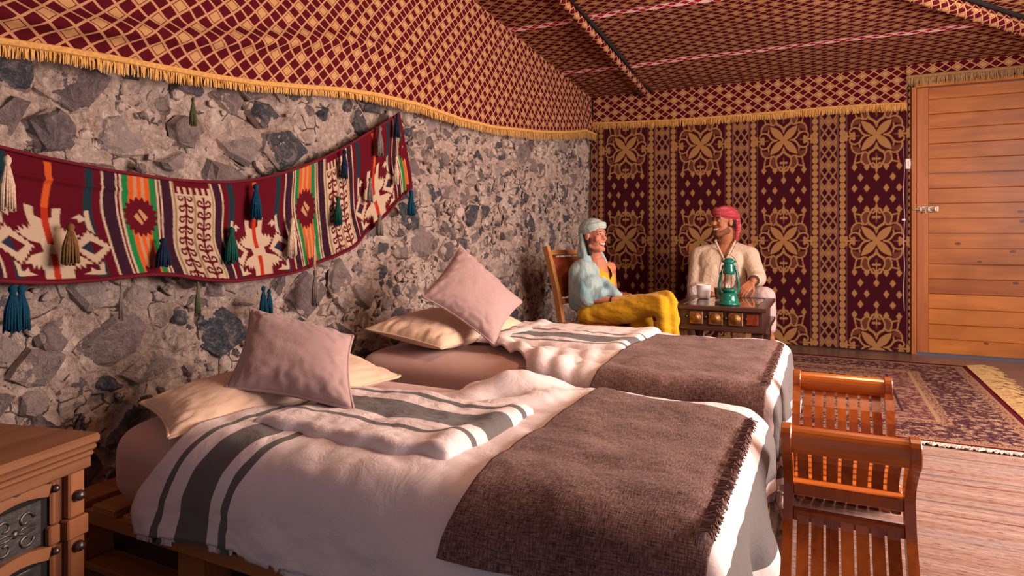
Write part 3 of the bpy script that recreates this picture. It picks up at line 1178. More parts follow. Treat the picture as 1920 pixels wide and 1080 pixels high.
def kilim_cols(y, t):
    PER = 0.765
    y = y + 0.022 * smooth(2.1, 2.9, y)
    wob = 0.006 * np.sin(t * 9 + y * 7) + 0.012 * np.sin(t * 6.5 + 1.2)
    d = (y - 2.064 + 0.050 - wob) % PER
    col = np.tile(np.array(KC['mar']), y.shape + (1,))

    def put(mask, c):
        col[mask] = KC[c]

    def band(a, b, c):
        put((d >= a) & (d < b), c)

    band(0, .007, 'cream'); band(.007, .045, 'purple'); band(.045, .051, 'cream'); band(.058, .066, 'cream')
    band(.066, .088, 'green'); band(.088, .106, 'orange'); band(.106, .118, 'tan'); band(.118, .133, 'orange'); band(.133, .145, 'tan'); band(.145, .163, 'orange'); band(.163, .185, 'green')
    band(.187, .195, 'cream'); band(.201, .207, 'cream'); band(.207, .243, 'purple'); band(.243, .250, 'cream'); band(.250, .259, 'dtan')
    band(.259, .396, 'cream'); band(.396, .402, 'dtan'); band(.402, .408, 'cream'); band(.408, .440, 'purple'); band(.440, .447, 'cream')
    # star over the stripes
    cu, cv = (d - 0.1255) / 0.060, (t - 0.42) / 0.19
    ang = np.arctan2(cv, cu)
    rr = np.maximum(np.abs(cu), np.abs(cv) * 0.85 + 0.15 * np.abs(cu))
    jag = 0.86 + 0.22 * np.abs(((ang * 9 / PI) % 1) - 0.5) * 2
    put((np.hypot(cu, cv) < jag) & (d > .066) & (d < .185), 'mar')
    put((np.abs(cu) + np.abs(cv) < 0.42), 'tan')
    put((np.abs(cu - cv * 0.6) < 0.07) & (np.abs(cv) < 0.35), 'mar')
    # jagged lower end
    put((t > 0.93 - 0.05 * np.abs(((d / 0.02) % 1) - 0.5)) & (np.abs(d - .1255) < .03), 'mar')
    # scroll columns
    inside = (d > .259) & (d < .396)
    put(inside & (np.abs(d - .3275) < .0045), 'dtan')
    comb = inside & (t < 0.07 + 0.07 * ((((d - .259) / .0228) % 1) < 0.5))
    put(comb, 'mar')
    for c0, ph, up in ((.293, 0.0, 1), (.362, 0.35, -1)):
        a = (d - c0) / 0.030
        b = ((t * 9.0 * 1.0 + ph) % 1.0)
        b = b if up > 0 else 1 - b
        aa = np.abs(a)
        sel = inside & (np.abs(d - c0) < 0.031) & (t > 0.16) & (t < 0.985)
        dia = aa / 0.42 + np.abs(b - 0.30) / 0.26 < 1
        ring = np.abs(np.hypot((aa - 0.56) / 1.0, (b - 0.62) / 0.85) - 0.27) < 0.11
        ring &= ~((b < 0.60) & (aa < 0.62))
        arm = (np.abs(b - 0.40 - 0.0 * aa) < 0.09) & (aa < 0.85) & (aa > 0.25)
        stem = (aa < 0.13)
        put(sel & (dia | ring | arm | stem), 'mar')
    # motif panel
    u = d - 0.606
    au = np.abs(u)
    pan = (d > .447)
    side = np.sign(u)
    put(pan & (np.abs(au - 0.120) < 0.013) & (t < 0.98), 'teal')

    def shape(pts, c='cream'):
        put(pan & poly(au, t, pts), c)
    # trunk, flared at the top into two horns
    shape([(0.0, 0.97), (0.042, 0.97), (0.040, 0.86), (0.030, 0.75), (0.032, 0.66), (0.040, 0.56), (0.050, 0.39), (0.026, 0.40), (0.024, 0.47), (0.0, 0.50)])
    # upper branch, saw-toothed, out to a hooked post
    shape([(0.026, 0.69), (0.030, 0.585), (0.046, 0.545), (0.048, 0.585), (0.060, 0.55), (0.062, 0.595), (0.074, 0.565), (0.075, 0.61), (0.110, 0.575), (0.110, 0.395), (0.122, 0.385), (0.126, 0.60), (0.085, 0.655)])
    shape([(0.110, 0.46), (0.098, 0.425), (0.074, 0.47), (0.090, 0.465), (0.092, 0.50), (0.110, 0.475)])
    # lower branch
    shape([(0.022, 0.745), (0.085, 0.80), (0.128, 0.845), (0.124, 0.955), (0.113, 0.955), (0.113, 0.865), (0.076, 0.85), (0.074, 0.895), (0.062, 0.855), (0.060, 0.90), (0.048, 0.86), (0.046, 0.905), (0.030, 0.86)])
    shape([(0.113, 0.955), (0.066, 0.940), (0.088, 0.918), (0.090, 0.885), (0.104, 0.915), (0.113, 0.915)])
    # eyes with serrated edges
    e = au - 0.108
    hx = np.abs(e) / 0.058 + np.abs(t - 0.712) / 0.155
    saw = 0.86 + 0.30 * np.abs(((np.abs(e) * 95) % 1) - 0.5)
    put(pan & (hx < saw + 0.16) & (au > 0.042), 'mar')
    put(pan & (hx < saw) & (au > 0.046), 'cream')
    ie = np.abs(e) / 0.032 + np.abs(t - 0.712) / 0.062
    put(pan & (ie < 1), 'mar')
    put(pan & (ie < 1) & (e * side < 0), 'blue')
    # orange warp line
    ol = np.abs(u - 0.006 * np.sin(t * 5)) < 0.0098
    put(pan & ol & ((t < 0.69) | (t > 0.765)) & (t > 0.03), 'red')
    put(pan & ol & (t < 0.40) & (t > 0.03), 'orange')
    put((t < 0.018) | (t > 0.972), 'mar')
    return col


sub = 0
dy = (yk[-1, 0] - yk[0, 0]) / NU
shear = 0.050 * (Tk - 0.35) * smooth(3.2, 1.2, yk)
for a_, b_ in ((-.25, -.25), (.25, -.25), (-.25, .25), (.25, .25)):
    yq = (tl[:, 1] * 0.5 + bl[:, 1] * 0.5)[:, None] + 0 * Tk
    yq = PK[:, :, 1] * 0.55 + yq * 0.45
    sub = sub + kilim_cols(yq - shear + a_ * dy, np.clip(Tk + b_ / NVk, 0, 1))
kc = sub / 4
end = PK[:, :, 1] > 10
PK2 = PK.copy()
PK2[:, :, 0] += 0.012 + 0.016 * fbm(PK[:, :, 1] * 4.5, PK[:, :, 2] * 3, 3) + 0.014 * np.sin(PK[:, :, 1] * 17 + PK[:, :, 2] * 5) * Tk
PK2[:, :, 0] += 0.008 * np.exp(-((Tk - 0.17) / 0.025) ** 2) * smooth(1.5, 1.1, PK[:, :, 1])
# deep red selvedge at the right end
kc[-9:, :, :] = KC['mar']
kil = thing('wall_runner', (XK, 1.8, 0.9), 'red patterned kilim runner with tassels swagged across the stone wall', 'wall hanging')
ko = MB().grid(PK2).build('woven_cloth', MAT['kilim'], kil, col=kc.reshape(-1, 3), smooth_=True)
solidify(ko, 0.006, 1)
MB().tube(PK2[::6, 0, :] + np.array([0.003, 0, 0]), 0.006, 6).build('selvedge', plain('red_selvedge', (0.11, 0.004, 0.012), 0.9), kil, smooth_=True)
MB().tube(PK2[::6, -1, :] + np.array([0.003, 0, 0]), 0.006, 6).build('selvedge', bpy.data.materials['red_selvedge'], kil, smooth_=True)

TC = dict(cream=(0.55, 0.41, 0.30), brown=(0.15, 0.075, 0.025), teal=(0.006, 0.045, 0.085), green=(0.010, 0.065, 0.050), navy=(0.010, 0.018, 0.045), grey=(0.16, 0.13, 0.115), olive=(0.085, 0.085, 0.04))
TM = {k: plain('tassel_' + k, v, 0.95, 0.1, 0.3, 120) for k, v in TC.items()}


def tassel(px, y0, y1, wpx, colr, parent, x=XK + 0.045, long_cord=0):
    p0 = at(px, y0, x=x)
    p1 = at(px + 2, y1, x=x)
    H_ = p0[2] - p1[2]
    sc = H_ / (y1 - y0)
    w = wpx * sc * 0.5
    mb = MB()
    c = np.array([p0[0], p0[1], 0])
    # knot and head
    if long_cord:
        mb.tube([p0 + np.array([-0.01, 0, long_cord * sc]), p0], 0.0025, 6)
    mb.lathe([(0.002, p0[2]), (w * 0.45, p0[2] - H_ * 0.05), (w * 0.5, p0[2] - H_ * 0.12), (w * 0.3, p0[2] - H_ * 0.2), (w * 0.34, p0[2] - H_ * 0.22)], c, 10)
    # skirt of yarn
    n = 16
    for k in range(n):
        a_ = 2 * PI * k / n + random.uniform(-.1, .1)
        for rr in (1.0, 0.55):
            dx, dy_ = math.cos(a_) * rr, math.sin(a_) * rr
            e_ = random.uniform(0.92, 1.03)
            mb.tube([c + np.array([dx * w * 0.25 * 0.6, dy_ * w * 0.25, p0[2] - H_ * 0.2]),
                     c + np.array([dx * w * 0.8 * 0.6, dy_ * w * 0.8, p0[2] - H_ * 0.55]),
                     c + np.array([dx * w * 0.6, dy_ * w, p0[2] - H_ * e_])], [w * 0.12, w * 0.17, w * 0.12], 5)
    return mb.build('tassel', TM[colr], parent, smooth_=True)


for a in [(14, 290, 394, 26, 'cream'), (132, 418, 497, 30, 'brown'), (480, 344, 411, 22, 'teal'), (434, 425, 493, 26, 'green'), (548, 408, 482, 20, 'cream'), (634, 368, 422, 18, 'green'),
          (646, 280, 335, 15, 'navy'), (712, 236, 292, 17, 'grey'), (745, 212, 258, 13, 'navy'), (743, 292, 345, 12, 'cream'), (694, 332, 380, 13, 'grey'), (771, 356, 404, 18, 'teal'),
          (712, 402, 442, 17, 'grey'), (24, 534, 622, 30, 'teal'), (40, 534, 620, 28, 'teal'), (227, 528, 600, 9, 'grey'), (306, 446, 500, 28, 'navy'), (371, 528, 592, 12, 'olive'), (494, 536, 590, 16, 'teal'), (505, 542, 588, 14, 'teal'), (591, 505, 573, 15, 'grey'), (590, 440, 505, 5, 'cream')]:
    tassel(*a, kil)
t = tassel(362, 182, 236, 14, 'olive', None, x=0.10)
props(t, 'olive yarn tassel dangling under the tent fringe, above the runner', 'tassel')

# light switch and cable beside the door
sp = at(1707, 307, y=YB - 0.03)
sw = thing('light_switch', sp, 'small white light switch beside the door frame', 'switch')
s_ = MB().cbox(sp + np.array([-0.035, -0.004, -0.042]), sp + np.array([0.035, 0.020, 0.042]), 0.004).build('box', MAT['white_plastic'], sw)
MB().cbox(sp + np.array([-0.016, -0.010, -0.02]), sp + np.array([0.02, -0.0045, 0.022]), 0.003).build('rocker', MAT['enamel'], sw)
cpts = [sp + np.array([-0.045, 0.004, z]) for z in np.linspace(0.46, -1.2, 30)]
cpts = [p + np.array([0.004 * math.sin(i * 0.9), -0.002, 0]) for i, p in enumerate(cpts)]
MB().tube(cpts, 0.004, 6).build('cable', plain('grey_cable', (0.42, 0.33, 0.33), 0.6), sw)
cl = at(1694, 412, y=YB - 0.03)
MB().cbox(cl + np.array([-0.012, -0.006, -0.008]), cl + np.array([0.014, 0.008, 0.008]), 0.002).build('cable_clip', MAT['white_plastic'], sw)

# ================================================================== RUGS
rug = thing('persian_rug', ((RX0 + RX1) / 2, (RY0 + RY1) / 2, 0), 'patterned dark red persian rug with pale fringe before the door', 'rug')
nx, ny = 60, 60
Xr, Yr = np.meshgrid(np.linspace(RX0, RX1, nx), np.linspace(RY0, RY1, ny), indexing='ij')
Zr = 0.010 + 0.003 * fbm(Xr * 3, Yr * 3, 3)
ro = MB().grid(np.stack([Xr, Yr, Zr], -1)).build('pile', MAT['persian'], rug, smooth_=True)
solidify(ro, 0.008)
fm = plain('cream_rug_fringe', (0.36, 0.225, 0.10), 0.95, 0.1, 0.25, 60)
mb = MB()
for i in range(520):
    y0 = random.uniform(RY0, RY1)
    cl_ = math.sin(y0 * 28) * 0.02
    L_ = random.uniform(0.08, 0.16) + cl_
    b = y0 + random.gauss(0, 0.025)
    w = 0.004
    mb.tube([(RX1 - 0.02, y0, 0.012), (RX1 + L_ * 0.5, (y0 + b) / 2 + random.gauss(0, .008), 0.014 + random.random() * 0.014), (RX1 + L_, b, 0.006 + random.random() * 0.008)], [w, w, w * 0.8], 5)
o = mb.build('fringe', fm, rug)
o['kind'] = 'stuff'
fm2 = plain('white_rug_edging', (0.70, 0.55, 0.45), 0.95, 0.1, 0.25, 60)
mb = MB()
for i in range(240):
    x0 = random.uniform(2.0, RX1)
    mb.tube([(x0, RY0 + 0.008, 0.010), (x0 + random.gauss(0, .012), RY0 - 0.02, 0.018), (x0 + random.gauss(0, .02), RY0 - random.uniform(0.02, 0.05), 0.012)], 0.0035, 5)
o = mb.build('edging', fm2, rug)
o['kind'] = 'stuff'

SX0, SX1, SY0, SY1 = 2.0, 4.2, 0.2, 3.45
Xr, Yr = np.meshgrid(np.linspace(SX0, SX1, 70), np.linspace(SY0, SY1, 260), indexing='ij')
Zr = 0.007 + 0.002 * fbm(Xr * 3, Yr * 3, 3) + 0.0012 * np.sin(Yr * 190)
so = MB().grid(np.stack([Xr, Yr, Zr], -1)).build('striped_rug', MAT['striped'], smooth_=True)
solidify(so, 0.005)
props(so, 'flat woven pink and beige striped rug in the foreground', 'rug')

# ================================================================== BEDS
def pallet(y0, y1, label):
    t = thing('pallet_bed', (1.03, (y0 + y1) / 2, 0), label, 'bed frame', 'pallet bed frames')
    x0, x1 = 0.10, 1.96
    x = x0
    while x < x1 - 0.05:
        MB().cbox((x, y0 + random.uniform(-0.006, 0.006), 0.176), (x + 0.105, y1, 0.198), 0.003).build('plank', MAT['pallet'], t)
        x += 0.146
    for yy in (y0 + 0.005, (y0 + y1) / 2 - 0.045, y1 - 0.1):
        MB().cbox((x0, yy, 0.135), (x1, yy + 0.09, 0.175), 0.003).build('stringer', MAT['pallet'], t)
        for bx in (x0, 0.60, 1.22, x1 - 0.1):
            MB().cbox((bx, yy + 0.002, 0.022), (bx + 0.1, yy + 0.088, 0.1345), 0.003).build('block', MAT['pallet'], t)
        MB().cbox((x0, yy, 0.001), (x1, yy + 0.09, 0.0215), 0.003).build('runner', MAT['pallet'], t)
    return t


pallet(1.12, 1.98, 'rough pine pallet frame under the near bed')
pallet(2.30, 3.30, 'rough pine pallet frame under the far bed')


def mattress(x0, x1, y0, y1, z0, z1, r, label):
    """soft slab: a rounded section swept along x with rounded ends"""
    n, k = 60, 64
    cx, cy, cz = (x0 + x1) / 2, (y0 + y1) / 2, (z0 + z1) / 2
    hx, hy, hz = (x1 - x0) / 2, (y1 - y0) / 2, (z1 - z0) / 2
    P = np.zeros((n, k + 1, 3))
    th = np.linspace(0, PI, n)
    e1, e2 = 0.16, 0.30
    for j in range(k + 1):
        w = 2 * PI * j / k
        cw, sw_ = math.cos(w), math.sin(w)
        yy = math.copysign(abs(cw) ** e2, cw)
        zz_ = math.copysign(abs(sw_) ** (e2 * 1.7), sw_)
        for i in range(n):
            c_, s_ = -math.cos(th[i]), math.sin(th[i])
            xx = math.copysign(abs(c_) ** e1, c_)
            f = max(s_, 1e-4) ** e1
            P[i, j] = (cx + hx * xx, cy + hy * yy * (0.86 + 0.14 * f) * min(1, f * 1.02 + 0.0), cz + hz * zz_ * min(1, f * 1.0))
    P[..., 2] += 0.008 * fbm(P[..., 0] * 4, P[..., 1] * 4, 3)
    o = MB().grid(P).build('mattress', MAT['sheet'], smooth_=True, flip=True)
    return props(o, label, 'mattress', 'mattresses on the pallet beds')


mattress(0.295, 1.95, 1.11, 2.01, 0.204, 0.434, 0.08, 'rose sheeted mattress on the near pallet bed')
mattress(0.20, 1.95, 2.29, 3.32, 0.204, 0.436, 0.08, 'rose sheeted mattress on the far pallet bed')


def wrap(s, edge, r):
    """unrolls a sheet over an edge: flat, quarter turn, then straight down"""
    a = np.clip(s - (edge - r), 0, None)
    arc = np.clip(a, 0, r * PI / 2)
    x = np.where(a > 0, (edge - r) + r * np.sin(arc / r), s)
    d = r * (1 - np.cos(arc / r)) + np.clip(a - r * PI / 2, 0, None)
    return x, d


def drape(name, head, u1, v0, v1, xf, yn, yfar, ztop, mat, parent, r=0.07, nu=150, nv=150, wr=1.0, thick=0.012, extra=None, uvoff=0.0, fold=1.0, floor_z=0.03, slant=0.0, shift=None):
    """cloth over a bed; u runs along x from head(v) to u1 (past the foot xf it hangs), v along y"""
    a = np.linspace(0, 1, nu)[:, None]
    vv = np.linspace(v0, v1, nv)[None, :] + 0 * a
    vv = vv - slant * a * np.linspace(0, 1, nv)[None, :] ** 2
    hd = head(vv)
    uu = hd + (u1 - hd) * a
    x, d1 = wrap(uu, xf, r)
    yN, d2 = wrap(-vv, -yn, r)
    y1_ = -yN
    yF, d3 = wrap(y1_, yfar, r)
    d = (d1 ** 4 + d2 ** 4 + d3 ** 4) ** 0.25
    z = ztop - d
    hang1 = smooth(0.03, 0.2, d1)
    hang2 = smooth(0.02, 0.2, d2)
    hang3 = smooth(0.03, 0.2, d3)
    x = x + hang1 * (0.008 + 0.026 * fold * np.sin(vv * 16 + 2 * np.sin(vv * 5)) * hang1 + 0.04 * d1 * 0.5)
    y = yF - hang2 * (0.012 + 0.024 * fold * (0.5 + np.sin(uu * 11 + 2.5 * np.sin(uu * 3.1)))) + hang3 * 0.02
    z = np.maximum(z, floor_z)
    top = (1 - hang1) * (1 - hang2)
    z = z + top * wr * (0.022 * fbm(x * 3.2, y * 3.2, 4) + 0.007 * fbm(x * 11 + 3 * y, y * 11, 3)) + top * 0.004
    if extra is not None:
        z = z + extra(x, y) * top
    z = np.where(top > 0.2, np.maximum(z, ztop - 0.004 - d), z)
    cre = np.abs(fbm(x * 5 + y * 3, y * 7 - x * 2, 3))
    z = z + wr * top * 0.014 * (0.25 - cre)
    y = y - wr * hang2 * 0.022 * fbm(uu * 6, vv * 9 + uu * 2, 4)
    x = x + wr * hang1 * 0.02 * fbm(vv * 6, uu * 9, 4)
    o = MB().grid(np.stack([x, y, z], -1)).build(name, mat, parent, uv=np.stack([uu + uvoff - (shift(vv) * (1 - smooth(0.95, 1.5, uu)) if shift is not None else 0), vv], -1).reshape(-1, 2), smooth_=True)
    solidify(o, thick, 1)
    return o


BANDS = [(.650, .670), (.720, .812), (.850, .875), (1.992, 2.13), (2.165, 2.195)]
MAT['duvet'] = duvet_mat('striped_duvet', BANDS)
# near bed
dv1 = thing('duvet', (1.3, 1.55, 0.44), 'white duvet with grey bands spread over the near bed', 'duvet')


def shift1(v):
    return 0.05 - 0.10 * smooth(1.22, 0.92, v)


def head1(v):
    # bare sheet on the far half by the pillow, cover turned back there
    return 0.585 + shift1(v) + 0.44 * smooth(1.66, 1.80, v) + 0.010 * np.sin(v * 30)


def ridge1(x, y):
    return 0.038 * np.exp(-((y - 1.88) / 0.07) ** 2) * smooth(0.98, 1.2, x) * smooth(1.46, 1.3, x) + 0.018 * np.sin((x - y) * 26) * smooth(1.05, 1.2, x) * smooth(1.46, 1.3, x) * smooth(1.6, 1.8, y)


drape('cover', head1, 2.26, 0.86, 2.03, 1.985, 1.10, 2.06, 0.447, MAT['duvet'], dv1, extra=ridge1, nu=190, nv=170, floor_z=0.2, r=0.10, shift=shift1)


def flap(name, x0, x1, y0, y1, z, mat, parent, th=0.03, bump=None):
    """turned-back layer lying on the cover, its right end a soft fold"""
    nu, nv = 110, 70
    U, V = np.meshgrid(np.linspace(0, 1, nu), np.linspace(0, 1, nv), indexing='ij')
    ed = np.minimum.reduce([U / 0.05, (1 - U) / 0.045, V / 0.06, (1 - V) / 0.06])
    up = np.sqrt(np.clip(1 - (1 - np.clip(ed, 0, 1)) ** 2, 0, 1))
    Xq = x0 + (x1 - x0) * U + 0.03 * (1 - U) * np.sin(V * 5) + 0.02 * (V - 0.5) * U + 0.010 * np.sin(V * 17) * (1 - U)
    Yq = y0 + (y1 - y0) * V + 0.012 * np.sin(U * 7) + 0.006 * np.sin(U * 31) * (1 - V)
    Zq = z + th * up + 0.020 * fbm(Xq * 6, Yq * 6, 4) * up + 0.012 * up * np.exp(-((U - 0.93) / 0.06) ** 2)
    if bump is not None:
        Zq = Zq + bump(Xq, Yq) * up
    o = MB().grid(np.stack([Xq, Yq, Zq], -1)).build(name, mat, parent, uv=np.stack([U, V], -1).reshape(-1, 2), smooth_=True)
    return o


MAT['flap1'] = duvet_mat('striped_flap', [(.235, .285), (.40, .70), (.835, .89)], 1)
flap('turned_back_flap', 0.74, 1.375, 1.235, 1.675, 0.452, MAT['flap1'], dv1)

dv2 = thing('duvet', (1.3, 2.8, 0.44), 'white duvet with grey bands spread over the far bed', 'duvet')
MAT['duvet2'] = duvet_mat('striped_duvet_far', [(1.992, 2.14), (2.18, 2.21)])


def head2(v):
    return 0.66 + 0.42 * smooth(2.75, 2.30, v) + 0.05 * smooth(2.3, 2.1, v) + 0.01 * np.sin(v * 26)


def ridge2(x, y):
    return 0.035 * np.exp(-((x - head2(y) - 0.07) / 0.07) ** 2) + 0.012 * np.sin((x * 2 + y * 0.6) * 30) * smooth(2.75, 2.45, y) * smooth(1.36, 1.2, x)


drape('cover', head2, 2.40, 2.10, 3.32, 1.985, 2.275, 3.34, 0.447, MAT['duvet2'], dv2, extra=ridge2, nu=170, nv=150, floor_z=0.06, fold=0.45)
MAT['flap2'] = duvet_mat('striped_flap_far', [(.075, .115), (.20, .42), (.53, .575)], 1)
flap('turned_back_flap', 0.62, 1.37, 2.68, 3.30, 0.455, MAT['flap2'], dv2)


def blanket(v0, v1, x0, x1, yn, yfar, label, sid, slant=0.0):
    t = thing('throw_blanket', (1.7, (v0 + v1) / 2, 0.46), label, 'blanket', 'brown wool throws at the bed ends')
    e_ = np.random.default_rng(sid)
    ph = e_.uniform(0, 6)

    def hd(v):
        return x0 + 0.012 * np.sin(v * 7 + ph) - 0.03 * smooth(yn + 0.08, yn - 0.12, v)

    def ex(x, y):
        return 0.010 + 0.008 * np.sin(y * 21 + ph) * smooth(yn + .3, yn, y)
    o = drape('wool_cloth', hd, x1, v0, v1, 2.0, yn - 0.030, yfar, 0.455, MAT['throw'], t, r=0.10, nu=90, nv=130, wr=0.7, extra=ex, fold=0.55, slant=slant)
    solid = o.modifiers['thickness']
    solid.thickness = 0.008
    # loose yarn along the foot edge
    mb = MB()
    for i in range(230):
        y = e_.uniform(yn + 0.0, v1 - slant - 0.02)
        xe = x1 - 0.012 - max(0, x1 - 1.97) * 0.4
        q = e_.uniform(0.008, 0.022)
        mb.tube([(xe - 0.01, y, 0.474), (xe + q * 0.6, y + e_.normal(0, .006), 0.474 + e_.uniform(-0.004, 0.005)), (xe + q, y + e_.normal(0, .01), 0.468)], 0.0016, 4)
    yo = mb.build('loose_yarn', MAT['throw'], t)
    yo['kind'] = 'stuff'
    return t


blanket(1.0, 1.945, 1.475, 1.962, 1.10, 2.06, 'brown wool throw across the foot of the near bed', 3, 0.10)
blanket(2.155, 3.20, 1.365, 1.960, 2.275, 3.36, 'brown wool throw across the foot of the far bed', 5)


# ---- pillows
def pillow(name, c00, c10, c11, c01, th, mat, label, cat, group=None, seed=0, sag=0.10, pinch=0.10, piping=True):
    """cushion between four corners, domed on both faces"""
    c00, c10, c11, c01 = [np.array(c, float) for c in (c00, c10, c11, c01)]
    n = 46
    a = np.linspace(-1, 1, n)
    A, B = np.meshgrid(a, a, indexing='ij')
    A2 = A * (1 - pinch * (1 - B ** 2) * np.abs(A) ** 2)
    B2 = B * (1 - pinch * (1 - A ** 2) * np.abs(B) ** 2)
    u, v = (A2 + 1) / 2, (B2 + 1) / 2
    base = ((1 - u) * (1 - v))[..., None] * c00 + (u * (1 - v))[..., None] * c10 + (u * v)[..., None] * c11 + ((1 - u) * v)[..., None] * c01
    nn = np.cross(c10 - c00 + c11 - c01, c01 - c00 + c11 - c10)
    nn /= np.linalg.norm(nn)
    sx = seed * 3.7
    prof = (np.clip(1 - np.abs(A) ** 2.6, 0, 1) * np.clip(1 - np.abs(B) ** 2.6, 0, 1)) ** 0.55
    h = th * prof
    crn = fbm(A * 2.2 + sx, B * 2.2 - sx, 4)
    edgew = (1 - prof)
    wr_ = th * (0.10 * crn + 0.10 * edgew * np.sin((A * 5 + B * 3 + crn * 4) * 3)) * np.clip(prof * 2.5, 0, 1)
    F = base + nn * (h + wr_)[..., None]
    G = base - nn * (h * 0.75)[..., None]
    t = thing(name, (c00 + c10 + c11 + c01) / 4 - np.array([0, 0, th]), label, cat, group)
    mb = MB()
    mb.grid(F)
    mb.grid(G[::-1])
    body = mb.build('body', mat, t, smooth_=True)
    if piping:
        loop = np.concatenate([base[:, 0], base[-1, 1:], base[-2::-1, -1], base[0, -2:0:-1]])
        loop = np.concatenate([loop, loop[:1]])
        MB().tube(loop[::2], 0.0045, 6).build('seam', mat, t, smooth_=True)
    return t


pillow('pillow', (0.595, 1.105, 0.440), (0.79, 1.86, 0.470), (0.42, 2.00, 0.50), (0.275, 1.24, 0.465), 0.07, MAT['beige'], 'plump beige pillow lying at the head of the near bed', 'pillow', 'beige pillows', 1, pinch=0.06)
pillow('pillow', (0.64, 2.36, 0.475), (0.66, 3.20, 0.475), (0.25, 3.20, 0.53), (0.20, 2.38, 0.53), 0.085, MAT['beige'], 'plump beige pillow lying at the head of the far bed', 'pillow', 'beige pillows', 4, pinch=0.06)
pillow('cushion', (0.535, 1.335, 0.515), (0.945, 1.42, 0.475), (0.69, 1.72, 0.625), (0.305, 1.63, 0.71), 0.06, MAT['mauve'], 'square mauve cushion propped on the near bed pillow', 'cushion', 'mauve cushions', 2, pinch=0.10)
pillow('cushion', (0.80, 2.545, 0.475), (0.775, 2.90, 0.635), (0.45, 2.83, 0.92), (0.455, 2.475, 0.685), 0.065, MAT['mauve'], 'square mauve cushion standing on its corner on the far bed', 'cushion', 'mauve cushions', 6, pinch=0.10)

# ================================================================== BENCH AT THE FOOT OF THE BEDS
bench = thing('bench', (2.205, 2.15, 0), 'glossy teak bench with rolled slatted ends at the bed foot', 'bench')
BX0, BX1 = 2.032, 2.335
BY0, BY1 = 1.79, 2.51


def end_profile(sgn, yc):
    # upper arm: from the seat out to the roll; lower: from the seat out to the foot
    up = [(0.115, 0.292), (0.112, 0.315), (0.098, 0.345), (0.070, 0.378), (0.038, 0.405), (0.012, 0.428)]
    lo = [(0.095, 0.235), (0.078, 0.20), (0.035, 0.15), (-0.022, 0.09), (-0.060, 0.04), (-0.075, 0.010)]
    return [(yc + sgn * a, b) for a, b in up], [(yc + sgn * a, b) for a, b in lo]


for sgn, yc, nm in ((1, BY0, 'near'), (-1, BY1, 'far')):
    up, lo = end_profile(sgn, yc)
    MB().tube([(BX0 + 0.022, yc, 0.447), (BX1 - 0.022, yc, 0.447)], 0.034, 22).build('arm_roll', MAT['bench_roll'], bench, smooth_=False)
    for x in (BX0 + 0.011, BX1 - 0.011):
        # one curved side piece from roll to foot
        pts = [(x, yc, 0.447)] + [(x, a, b) for a, b in up[::-1][1:]] + [(x, a, b) for a, b in lo]
        mb = MB()
        mb.sweep(pts, (1, 0, 0), 0.024, 0.046)
        mb.lathe([(0.037, -0.0125), (0.040, -0.010), (0.040, 0.010), (0.037, 0.0125)], (x, yc, 0.447), 20, axis=(1, 0, 0))
        mb.build('side_frame', MAT['bench'], bench)
    n = 7
    wx = (BX1 - BX0 - 0.06)
    for i in range(n):
        x = BX0 + 0.03 + wx * (i + 0.5) / n
        MB().sweep([(x, a, b) for a, b in up[1:]], (1, 0, 0), 0.0265, 0.010).build('arm_slat', MAT['bench'], bench)
        MB().sweep([(x, a, b) for a, b in lo], (1, 0, 0), 0.029, 0.010).build('leg_slat', MAT['bench'], bench)
    MB().cbox((BX0 + 0.022, yc + sgn * 0.112 - 0.008, 0.265), (BX1 - 0.022, yc + sgn * 0.112 + 0.010, 0.298), 0.003).build('end_rail', MAT['bench'], bench)
    MB().cbox((BX0 + 0.022, yc + sgn * 0.094 - 0.011, 0.205), (BX1 - 0.022, yc + sgn * 0.094 + 0.011, 0.236), 0.003).build('leg_rail', MAT['bench'], bench)
y = BY0 + 0.125
i = 0
while y < BY1 - 0.135:
    MB().cbox((BX0 + 0.02, y, 0.279), (BX1 - 0.02, y + 0.038, 0.293), 0.003).build('seat_slat', MAT['bench_roll'], bench)
    y += 0.0475
for x in (BX0 + 0.028, BX1 - 0.05):
    MB().cbox((x, BY0 + 0.12, 0.25), (x + 0.022, BY1 - 0.12, 0.2785), 0.003).build('seat_rail', MAT['bench'], bench)

# ================================================================== CARVED CABINET, LEFT FOREGROUND
cab = thing('cabinet', (0.515, 0.595, 0), 'carved wooden bedside cabinet with iron studs and embossed metal panels', 'cabinet', rotz=math.radians(12))
HX, HYc, HT = 0.165, 0.262, 0.52          # half depth (front is +x), half width, height


def cbuild(mb, name, mat, parent=cab, **k):
    return mb.build(name, mat, parent, local=True, **k)


cbuild(MB().cbox((-HX, -HYc, 0.0), (HX - 0.02, HYc, HT - 0.075), 0.003), 'carcass', MAT['cabinet_v'])
tp = MB()
tp.cbox((-HX - 0.02, -HYc - 0.013, HT - 0.022), (HX + 0.028, HYc + 0.013, HT), 0.006)
cbuild(tp, 'top_board', MAT['cabinet'])
cbuild(MB().cbox((-HX - 0.01, -HYc - 0.010, HT - 0.038), (HX + 0.022, HYc + 0.010, HT - 0.0225), 0.006), 'moulding', MAT['cabinet'])
cbuild(MB().cbox((-HX - 0.005, -HYc - 0.007, HT - 0.052), (HX + 0.015, HYc + 0.007, HT - 0.0385), 0.005), 'moulding', MAT['cabinet'])
cbuild(MB().cbox((-HX, -HYc - 0.004, HT - 0.078), (HX + 0.009, HYc + 0.004, HT - 0.0525), 0.003), 'frieze', MAT['cabinet'])
fx = HX - 0.02


